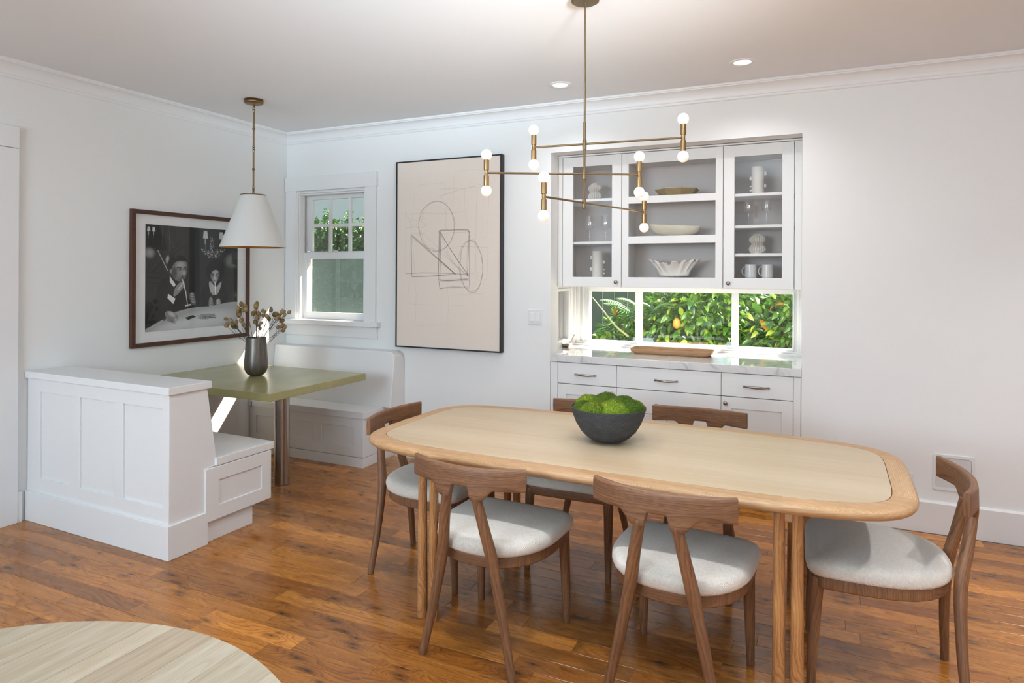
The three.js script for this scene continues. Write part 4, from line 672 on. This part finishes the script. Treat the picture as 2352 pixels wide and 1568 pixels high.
// ------------------------------------------------------------------ dining table
const TX = -0.80, TZ = -2.84, TR = R(-1.0);
{
  const t = thing('dining_table', 'long light oak dining table with rounded corners, inlaid pale panel and paired pole legs', 'dining table', [TX, 0, TZ], TR);
  const a = 1.12, b = 0.52, n = 5, N0 = 720, out = [];
  for (let i = 0; i < N0; i++) { const q = i / N0 * Math.PI * 2, c = Math.cos(q), s = Math.sin(q); out.push([a * Math.sign(c) * Math.pow(Math.abs(c), 2 / n), b * Math.sign(s) * Math.pow(Math.abs(s), 2 / n)]); }
  // even steps along the outline
  const cum = [0]; for (let i = 1; i <= N0; i++) { const p = out[i - 1], q = out[i % N0]; cum.push(cum[i - 1] + Math.hypot(q[0] - p[0], q[1] - p[1])); }
  const P = [], K = 480; let j = 0; for (let i = 0; i < K; i++) { const s = cum[N0] * i / K; while (cum[j + 1] < s) j++; const f = (s - cum[j]) / (cum[j + 1] - cum[j]), p = out[j % N0], q = out[(j + 1) % N0]; P.push([lerp(p[0], q[0], f), lerp(p[1], q[1], f)]); }
  const Nn = P.map((p, i) => { const q = P[(i + 3) % K], o = P[(i + K - 3) % K], d = [q[0] - o[0], q[1] - o[1]], l = Math.hypot(...d); return [d[1] / l, -d[0] / l]; });
  const off = (i, d) => [P[i % K][0] - Nn[i % K][0] * d, P[i % K][1] - Nn[i % K][1] * d];
  const prof = [[0.0785, 0.7], [0.0785, 0.7435], [0.0775, 0.745], [0.03, 0.7452], [0.018, 0.7442], [0.009, 0.741], [0.003, 0.7355], [0, 0.728], [0.0015, 0.72], [0.006, 0.7135], [0.014, 0.708], [0.028, 0.703], [0.05, 0.7], [0.0785, 0.7]];
  const kind = (i) => { const [x, z] = P[i % K]; return Math.abs(x) < 0.72 ? (z > 0 ? 'near' : 'far') : Math.abs(z) < 0.27 ? 'end' : 'corner'; };
  let start = 0; while (kind(start) === kind(start + K - 1)) start++;
  for (let i = start, idx = 0; i < start + K; idx++) {
    let e = i; while (e < start + K && kind(e) === kind(i)) e++;
    const nseg = e - i, k = kind(i), g = grid(nseg, prof.length - 1, (u, v) => { const q = i + Math.round(u * nseg), [d, y] = prof[Math.round(v * (prof.length - 1))], [x, z] = off(q, d); return [x, y, z]; });
    const gg = g.toNonIndexed(); part('rail', uvBox(gg, k === 'end' ? 'z' : 'x', [idx * 0.37, idx * 0.11]), M.rails[k === 'corner' ? (idx % 2 ? 2 : 3) : k === 'end' ? 0 : 1], t); i = e;
  }
  const pan = []; for (let i = 0; i < K; i += 2) { const [x, z] = off(i, 0.0805); pan.push([x, -z]); }
  const pg = extrude(pan, 0.018, 0.001).rotateX(-Math.PI / 2); pg.translate(0, 0.7265, 0); part('panel', uvBox(pg), M.tablePanel, t, 'pale inlaid panel');
  part('groove_bed', uvBox(extrude(pan.map(([x, y]) => [x * 1.003, y * 1.006]), 0.012).rotateX(-Math.PI / 2).translate(0, 0.712, 0)), std({ color: lin(0.10, 0.055, 0.03), roughness: 0.9 }), t);
  for (const x of [-0.70, 0.70]) {
    part('cross_beam', bx(x - 0.035, 0.655, -0.42, x + 0.035, 0.702, 0.42, 0.006, 'z'), M.rails[3], t);
    for (const z of [-0.42, 0.415]) for (const d of [-0.0285, 0.0285]) part('leg', sweep([[x + d + 0.02 * Math.sign(x), 0.001, z], [x + d + 0.02 * Math.sign(x), 0.705, z]], (q) => { const k = lerp(0.0225, 0.0178, q); return [k, k]; }, 12, 22, [1, 0, 0]), M.pole, t);
  }
}
// ------------------------------------------------------------------ dining chairs; the front is local -z
function chairProto(name, label, mat) {
  const c = thing(name, label, 'dining chair', [0, 0, 0], 0, 'dining chairs around the long table');
  const outline = (q, inset = 0) => { const cx = Math.cos(q), s = Math.sin(q), front = s < 0, n = front ? 7 : 2.4, b = front ? 0.178 : 0.29, A = 0.248 - inset; return [A * Math.sign(cx) * Math.pow(Math.abs(cx), 2 / n), -0.06 + (b - inset) * Math.sign(s) * Math.pow(Math.abs(s), 2 / n)]; };
  const angles = []; { let last = null, acc = 0; const dense = []; for (let i = 0; i <= 1440; i++) { const q = i / 1440 * Math.PI * 2, p = outline(q); if (last) acc += Math.hypot(p[0] - last[0], p[1] - last[1]); dense.push([acc, q]); last = p; } let j = 0; for (let i = 0; i <= 96; i++) { const s = acc * i / 96; while (j < 1439 && dense[j + 1][0] < s) j++; angles.push(dense[j][1] + (i === 96 ? 0 : 0)); } angles[96] = Math.PI * 2; }
  const loft = (pr) => grid(96, pr.length - 1, (u, v) => { const [d, y, k] = pr[Math.round(v * (pr.length - 1))], q = angles[Math.round(u * 96)], [x, z] = outline(-q, Math.min(d, 0.06)), f = k ?? 1; return [x * f, y, (z + 0.02) * f - 0.02, x * f + y * 0.3, z * f + y * 0.7]; }, true);
  part('cushion', uvBox(loft([[0.02, 0.418], [0.002, 0.420], [-0.005, 0.429], [-0.008, 0.442], [-0.006, 0.456], [0.001, 0.467], [0.013, 0.4755], [0.03, 0.481], [0.055, 0.4845], [0.06, 0.487, 0.8], [0.06, 0.489, 0.5], [0.06, 0.49, 0.2], [0.06, 0.49, 0.001]]).toNonIndexed()), M.fabric, c);
  part('seat_frame', uvBox(loft([[0.06, 0.375, 0.001], [0.05, 0.375], [0.012, 0.375], [0.009, 0.377], [0.007, 0.381], [0.007, 0.414], [0.01, 0.42], [0.03, 0.4215], [0.06, 0.4215, 0.001]]).toNonIndexed()), mat, c);
  const yb = (x) => { const q = Math.abs(x); return q > 0.062 ? lerp(0.652, 0.695, sstep(0.082, 0.135, q)) : lerp(0.702, 0.652, sstep(0.031, 0.046, q)); };
  const nu = 72, nv = 28, S = []; for (let i = 0; i <= nu; i++) S.push([-1 + 2 * i / nu, 1]); S.unshift([-1, 0.001], [-1, 0.6], [-1, 0.9]); S.push([1, 0.9], [1, 0.6], [1, 0.001]);
  const back = grid(nv, S.length - 1, (u, v) => {
    const [s, k] = S[Math.round(v * (S.length - 1))], x0 = 0.242 * s, z0 = 0.298 - 0.06 * s * s, yt = 0.777 - 0.004 * (1 - s * s), y0 = yb(x0), q = u * Math.PI * 2, e = (w) => Math.sign(w) * Math.pow(Math.abs(w), 0.4);
    const th = (0.0135 - 0.003 * s * s) * e(Math.cos(q)) * (k < 1 ? Math.min(1, k * 1.05) : 1), hy = (yt - y0) / 2 * e(Math.sin(q)) * (k < 1 ? 0.9 + 0.1 * k : 1) * (k < 0.01 ? 0.001 : 1);
    const l = Math.hypot(0.5 * s, 1), end = k < 1 ? Math.sign(s) * 0.004 * (1 - k) : 0; return [x0 + th * 0.5 * s / l + end, (yt + y0) / 2 + hy, z0 + th / l - 0.02 * ((yt + y0) / 2 + hy - 0.735)];
  }, true);
  part('backrest', uvBox(back.toNonIndexed()), mat, c);
  for (const s of [-1, 1]) {
    part('rear_leg', sweep([[s * 0.062, 0.672, 0.292], [s * 0.086, 0.55, 0.272], [s * 0.112, 0.41, 0.247], [s * 0.153, 0.21, 0.244], [s * 0.198, 0.001, 0.254]], (t) => { const k = t < 0.45 ? lerp(0.0178, 0.0215, t / 0.45) : lerp(0.0215, 0.0145, (t - 0.45) / 0.55); return [k * 1.08, k]; }, 40, 20, [1, 0, 0]), mat, c);
    part('front_leg', sweep([[s * 0.204, 0.405, -0.206], [s * 0.208, 0.2, -0.218], [s * 0.211, 0.001, -0.227]], (t) => { const k = lerp(0.0245, 0.0145, t); return [k, k]; }, 20, 20, [1, 0, 0]), mat, c);
  }
  return c;
}
const chair = chairProto('dining_chair', 'brown ash dining chair with cream seat at the left of the near long side', M.chair);
chair.position.set(-1.191, 0, -2.443); chair.rotation.y = -0.046;
copyOf(chair, [-0.455, 0, -2.466], -0.072, 'brown ash dining chair with cream seat, just left of the front right table legs');
copyOf(chair, [0.203, 0, -2.83], 1.594, 'brown ash dining chair with cream seat at the right end of the table');
copyOf(chair, [-1.758, 0, -2.876], -1.545, 'brown ash dining chair with cream seat at the left end of the table, facing right');
copyOf(chair, [-1.125, 0, -3.295], Math.PI + 0.02, 'brown ash dining chair behind the table, its backrest half hidden by the moss bowl');
copyOf(chair, [-0.572, 0, -3.345], Math.PI, 'brown ash dining chair behind the table in front of the right base cabinet');

// ------------------------------------------------------------------ moss bowl, round table
{
  const B = [-0.847, 0.7462, -2.853], b = thing('stone_bowl', 'dark grey speckled bowl of moss in the middle of the dining table', 'bowl', B);
  part('body', lathe([[0, 0], [0.05, 0], [0.068, 0.004], [0.095, 0.02], [0.122, 0.046], [0.144, 0.082], [0.158, 0.118], [0.166, 0.15], [0.1655, 0.1525], [0.1625, 0.152], [0.155, 0.12], [0.14, 0.084], [0.118, 0.05], [0.09, 0.026], [0, 0.02]], 72), M.bowl, b);
  part('soil', lathe([[0.16, 0.138], [0.08, 0.15], [0, 0.152]].reverse().reverse(), 40), M.stem, b);
  const C = Math.cos(0.4348), S = Math.sin(0.4348), r = rng(3), blade = new THREE.ConeGeometry(0.0009, 0.0055, 3, 1, true); blade.translate(0, 0.002, 0);
  const spots = [[-0.075, 0.075, 0.062, 1], [0.012, 0.088, 0.068, 2], [0.092, 0.062, 0.056, 0], [-0.118, 0.012, 0.05, 0], [-0.045, 0.0, 0.06, 1], [0.04, -0.005, 0.062, 0], [0.122, -0.004, 0.05, 2], [-0.085, -0.07, 0.062, 2], [0.0, -0.09, 0.066, 0], [0.085, -0.075, 0.06, 0]];
  const cols = [[0.08, 0.15, 0.009], [0.135, 0.215, 0.012], [0.18, 0.26, 0.016]];
  spots.forEach(([x, z, rad, ci], i) => {
    const g = thing('moss_cushion', 'rounded cushion of green moss heaped in the dark bowl', 'moss', [B[0] + 0.93 * (x * C + z * S), B[1] + 0.14, B[2] + 0.93 * (z * C - x * S)], 0, 'moss cushions in the stone bowl');
    const hgt = rad * (0.8 + 0.07 * (i % 3)), surf = (u, v) => { const q = u * Math.PI * 2, k = v * Math.PI / 2, n = 0.9 + 0.2 * fbm(u, v * 0.5 + 0.2, 7, 7, i + 3, 3); return [Math.cos(q) * Math.cos(k) * rad * n, Math.sin(k) * hgt * n - 0.004, -Math.sin(q) * Math.cos(k) * rad * n]; };
    part('mound', grid(36, 12, surf, true), std({ color: lin(...cols[ci]), roughness: 1 }), g);
    const n = 3600, im = new THREE.InstancedMesh(blade, std({ color: lin(1, 1, 1), roughness: 0.8 }), n), m = new THREE.Matrix4(), up = new THREE.Vector3(0, 1, 0), qt = new THREE.Quaternion(), cc = new THREE.Color();
    for (let k = 0; k < n; k++) { const u = r(), v = Math.asin(Math.min(1, r() * 0.995)) / (Math.PI / 2), p = surf(u, v), d = new THREE.Vector3(p[0], p[1] * 1.1 + 0.004, p[2]).normalize().add(new THREE.Vector3(r() - 0.5, r() - 0.4, r() - 0.5).multiplyScalar(0.9)).normalize(); qt.setFromUnitVectors(up, d); const s = 0.7 + r() * 0.7; m.compose(new THREE.Vector3(...p), qt, new THREE.Vector3(s, s, s)); im.setMatrixAt(k, m); const t = 0.55 + r() * 0.9, w = fbm(u, v, 5, 5, i + 30, 2); im.setColorAt(k, cc.setRGB(cols[ci][0] * t * (0.7 + 0.7 * w), cols[ci][1] * t, cols[ci][2] * t)); }
    im.name = numbered('moss_blades'); im.userData.kind = 'stuff'; im.castShadow = im.receiveShadow = true; g.add(im);
  });
}
{
  const t = thing('round_table', 'round pale bleached wood table of parallel boards in the lower left corner', 'table', [-1.123, 0, -0.368]);
  const Rr = 0.591, r = rng(31), xs = [-Rr]; const wd = [0.09, 0.062, 0.105, 0.07, 0.12, 0.055, 0.1, 0.085, 0.11, 0.06, 0.09, 0.1, 0.08, 0.07];
  for (let i = 0; xs[xs.length - 1] < Rr - 0.06; i++) xs.push(xs[xs.length - 1] + wd[i % wd.length]); xs[xs.length - 1] = Rr;
  for (let i = 0; i + 1 < xs.length; i++) {
    const a = xs[i] + 0.0002, b = xs[i + 1] - 0.0002, pts = [], f = (x) => Math.sqrt(Math.max(0, Rr * Rr - x * x)); for (let k = 0; k <= 14; k++) { const x = lerp(a, b, k / 14); pts.push([x, f(x)]); } for (let k = 0; k <= 14; k++) { const x = lerp(b, a, k / 14); pts.push([x, -f(x)]); }
    const q = pts.filter((p, k) => k === 0 || Math.hypot(p[0] - pts[k - 1][0], p[1] - pts[k - 1][1]) > 0.002);
    const g = extrude(q, 0.024, 0.0012).rotateX(-Math.PI / 2); g.translate(0, 0.7248, 0); part('board', uvBox(g, 'z', [i * 0.41, i * 0.23]), M.bleach[[0, 2, 1, 4, 0, 2, 3, 0, 4, 2, 1, 0, 2, 4][i % 14]], t);
  }
  part('column', lathe([[0.3, 0], [0.3, 0.02], [0.26, 0.035], [0.09, 0.06], [0.075, 0.12], [0.075, 0.6], [0.11, 0.68], [0.28, 0.705], [0.28, 0.7235], [0, 0.7235]], 48), M.bleach[0], t);
}

// ------------------------------------------------------------------ outside: fence, neighbour's wall, shrubs
struct('ground', new THREE.BoxGeometry(24, 0.2, 9).translate(-1.5, -0.35, -9.4), std({ color: lin(0.10, 0.085, 0.06), roughness: 1 }));
{
  const w = structGroup('neighbour_wall'); part('render', bx(-14, -0.3, -9.9, 1.2, 3.05, -9.7, 0), std({ color: lin(0.5, 0.57, 0.52), roughness: 0.9, bumpMap: plaster, bumpScale: 0.001 }), w);
  part('wall_coping', bx(-14, 3.05, -9.95, 1.2, 3.13, -9.66), M.grey, w);
  const f = thing('garden_fence', 'dark green board fence behind the shrubs outside the long window', 'fence', [0, 0, 0]), r = rng(8), fm = [0, 1].map((i) => std({ color: lin(0.035 + 0.01 * i, 0.075 + 0.012 * i, 0.06), roughness: 0.8 }));
  for (let i = 0; i < 26; i++) { const x = -3.4 + i * 0.152; part('board', bx(x, -0.25, -7.62 - 0.012 * (i % 2), x + 0.144, 1.85 + 0.01 * r(), -7.6 - 0.012 * (i % 2), 0.002, 'y'), fm[i % 2], f); }
  part('fence_rail', [bx(-3.4, 0.3, -7.66, 0.56, 0.39, -7.634), bx(-3.4, 1.4, -7.66, 0.56, 1.49, -7.634)], fm[0], f);
}
function leafGeo(L, wd, fold, bend) {
  return grid(4, 8, (u, v) => { const x = (u - 0.5) * 2, q = Math.sin(Math.PI * Math.pow(v, 0.8)), w = wd * Math.pow(Math.max(0, q), 0.75); return [x * w, Math.abs(x) * w * fold - bend * v * v * L, v * L, u, v]; });
}
const leafMat = (c, rough = 0.25) => phy({ color: lin(...c), transmission: 0.45, thickness: 0, roughness: rough, clearcoat: 0.7, clearcoatRoughness: 0.15 });
const leafMats = [[0.05, 0.15, 0.025], [0.09, 0.235, 0.03], [0.19, 0.38, 0.035], [0.03, 0.095, 0.035], [0.34, 0.47, 0.05]].map((c) => leafMat(c)), leafGeos = [leafGeo(0.11, 0.022, 0.4, 0.25), leafGeo(0.09, 0.02, 0.35, 0.45), leafGeo(0.125, 0.026, 0.5, 0.15)];
const yellowLeaf = leafMat([0.5, 0.22, 0.03]);
function shrub(name, label, cx, cz, rx, ry, rz, cy, nPart, nStuff, seed, bias = 0) {
  const s = thing(name, label, 'shrub', [cx, -0.25, cz]), r = rng(seed), oy = cy + 0.25, br = [];
  for (let i = 0; i < 9; i++) { const a = r() * 6.28, q = 0.4 + 0.6 * r(); br.push(sweep([[0.1 * Math.cos(a), 0, 0.1 * Math.sin(a)], [rx * q * 0.5 * Math.cos(a), oy * 0.6, rz * q * 0.5 * Math.sin(a)], [rx * q * 0.8 * Math.cos(a), oy + ry * 0.6 * (r() - 0.1), rz * q * 0.8 * Math.sin(a)]], (t) => { const k = lerp(0.016, 0.004, t); return [k, k]; }, 10, 6)); }
  part('branches', br, std({ color: lin(0.13, 0.09, 0.055), roughness: 0.9 }), s);
  const place = (front) => {
    let p; for (;;) { p = [r() * 2 - 1, r() * 2 - 1, r() * 2 - 1]; const l = Math.hypot(...p); if (l > 1 || l < (front ? 0.72 : 0.35)) continue; if (front && p[2] < 0.25) continue; break; }
    const d = new THREE.Vector3(p[0] + (r() - 0.5) * 1.3, p[1] * 0.6 + (r() - 0.5) * 1.5, p[2] * 0.7 + (r() - 0.4) * 1.5).normalize(), q = new THREE.Quaternion().setFromUnitVectors(new THREE.Vector3(0, 0, 1), d); q.multiply(new THREE.Quaternion().setFromAxisAngle(new THREE.Vector3(0, 0, 1), (r() - 0.5) * 1.6));
    return [new THREE.Vector3(p[0] * rx, oy + p[1] * ry, p[2] * rz), q, 0.7 + r() * 0.55];
  };
  const pick = () => { const k = r(); return k < 0.3 ? 0 : k < 0.58 ? 1 : k < 0.74 ? 2 : k < 0.9 ? 3 : 4; };
  for (let i = 0; i < nPart; i++) { const [p, q, k] = place(true), m = part('leaf', leafGeos[Math.floor(r() * 3)], r() < 0.03 + bias ? yellowLeaf : leafMats[pick()], s); m.position.copy(p); m.quaternion.copy(q); m.scale.setScalar(k); }
  const mm = phy({ color: lin(1, 1, 1), transmission: 0.3, thickness: 0, roughness: 0.3, clearcoat: 0.7, clearcoatRoughness: 0.15 }), im = new THREE.InstancedMesh(leafGeos[1], mm, nStuff), mat = new THREE.Matrix4(), cc = new THREE.Color();
  for (let i = 0; i < nStuff; i++) { const [p, q, k] = place(false); mat.compose(p, q, new THREE.Vector3(k, k, k)); im.setMatrixAt(i, mat); const c = leafMats[pick()].color; im.setColorAt(i, cc.copy(c).multiplyScalar(0.85 + 0.2 * r())); }
  im.name = numbered('foliage'); im.userData.kind = 'stuff'; im.castShadow = im.receiveShadow = true; s.add(im); return s;
}
shrub('citrus_shrub', 'leafy green citrus shrub behind the middle pane of the long window', -0.95, -6.35, 0.62, 0.62, 0.36, 1.0, 130, 2600, 101);
shrub('citrus_shrub', 'leafy green citrus shrub behind the right pane of the long window', -0.12, -6.25, 0.46, 0.5, 0.34, 0.92, 100, 1900, 202, 0.02);
shrub('citrus_shrub', 'leafy green shrub low behind the left pane of the long window', -1.62, -6.45, 0.42, 0.36, 0.32, 0.78, 70, 1300, 303, 0.06);
shrub('citrus_shrub', 'tall dark shrub in shade behind the right pane, at its upper right corner', 0.0, -7.1, 0.7, 0.75, 0.3, 1.1, 20, 1700, 404);
solo('lemon_fruit', 'ripe orange yellow fruit hanging among the leaves behind the middle pane', 'fruit', new THREE.SphereGeometry(0.036, 24, 18).scale(1, 1.3, 1), std({ color: lin(0.42, 0.17, 0.015), roughness: 0.4 }), [-1.145, 1.05, -5.97]);
solo('mossy_branch', 'bare mossy grey branch slanting behind the left pane', 'branch', sweep([[-1.98, 1.26, -6.12], [-1.86, 1.13, -6.1], [-1.74, 1.0, -6.08], [-1.62, 0.9, -6.1]], (t) => { const k = lerp(0.005, 0.012, t); return [k, k]; }, 24, 10), std({ color: lin(0.2, 0.22, 0.12), roughness: 1, bumpMap: plaster, bumpScale: 0.004 }));
{ // fern fronds
  const f = thing('tree_fern', 'green fern fronds behind the left pane of the long window', 'fern', [-1.42, 0.22, -6.3]), r = rng(61), fm = [leafMat([0.045, 0.15, 0.03], 0.5), leafMat([0.09, 0.25, 0.03], 0.5)];
  part('trunk', cyl(0, -0.4, 0.6, 0, 0.04, 0.02, 12), M.stem, f);
  for (let i = 0; i < 12; i++) {
    const a = -2.6 + i * 0.5 + r() * 0.3, L = 0.56 + 0.14 * r(), gs = [], at = (t) => [Math.cos(a) * L * t * 0.8, 0.6 + L * (1.5 * t - 0.85 * t * t), Math.sin(a) * L * t * 0.5 + 0.12 * t];
    gs.push(sweep([0, 0.35, 0.7, 1].map(at), (t) => [0.004 - 0.003 * t, 0.004 - 0.003 * t], 12, 5, [0, 0, 1]));
    for (let k = 3; k < 26; k++) for (const s of [-1, 1]) { const t = k / 26, p = at(t), l = 0.14 * Math.sin(Math.PI * Math.min(1, t * 0.85 + 0.12)), g = leafGeo(l, 0.0105, 0.2, 0.3); g.rotateY(Math.PI / 2 - a + s * 1.15); g.translate(...p); gs.push(g); }
    part('frond', gs, fm[i % 2], f);
  }
}
{ // clipped hedge outside the small window
  const s = thing('garden_hedge', 'small leaved green hedge with upright sprigs outside the small window', 'hedge', [-5.6, -0.25, -6.75]), r = rng(71), g = leafGeo(0.03, 0.0085, 0.3, 0.3), n = 13000, im = new THREE.InstancedMesh(g, phy({ color: lin(1, 1, 1), transmission: 0.3, thickness: 0, roughness: 0.35 }), n), m = new THREE.Matrix4(), cc = new THREE.Color();
  const sprig = []; for (let i = 0; i < 22; i++) sprig.push([-1.6 + 3.4 * r(), 0.06 + 0.2 * r() * r(), (r() - 0.3) * 0.4]);
  for (let i = 0; i < n; i++) {
    let p; if (i < 1800) { const q = sprig[i % 22], t = r(); p = [q[0] + (r() - 0.5) * 0.07 * (1.3 - t), 2.33 + q[1] * t * 1.2, q[2] + (r() - 0.5) * 0.07]; } else p = [-2 + 4.4 * r(), 0.4 + 1.98 * Math.pow(r(), 0.7) + 0.05 * Math.sin(i), (r() < 0.75 ? 0.33 : -0.3) + (r() - 0.5) * 0.22];
    const q = new THREE.Quaternion().setFromEuler(new THREE.Euler(r() * 6.3, r() * 6.3, r() * 6.3)), k = 0.8 + 0.8 * r(); m.compose(new THREE.Vector3(...p), q, new THREE.Vector3(k, k, k)); im.setMatrixAt(i, m); im.setColorAt(i, cc.copy(leafMats[r() < 0.6 ? 0 : 1].color).multiplyScalar(0.7 + 0.2 * r()));
  }
  im.name = numbered('foliage'); im.userData.kind = 'stuff'; im.castShadow = im.receiveShadow = true; s.add(im);
  part('branches', [bx(-2, 0.1, -0.24, 2.4, 2.36, 0.24, 0.1), ...Array.from({ length: 8 }, (_, i) => cyl(-1.8 + i * 0.55, -0.2, 0.4, 0, 0.03))], std({ color: lin(0.03, 0.05, 0.025), roughness: 1 }), s);  // solid near-black core paints the shade inside the hedge; stems below
  part('sprig', sprig.map(([x, h, z]) => rod([x, 2.2, z], [x, 2.35 + h * 1.15, z], 0.004, 5)), leafMats[1], s);
}

renderer.render(scene, camera);
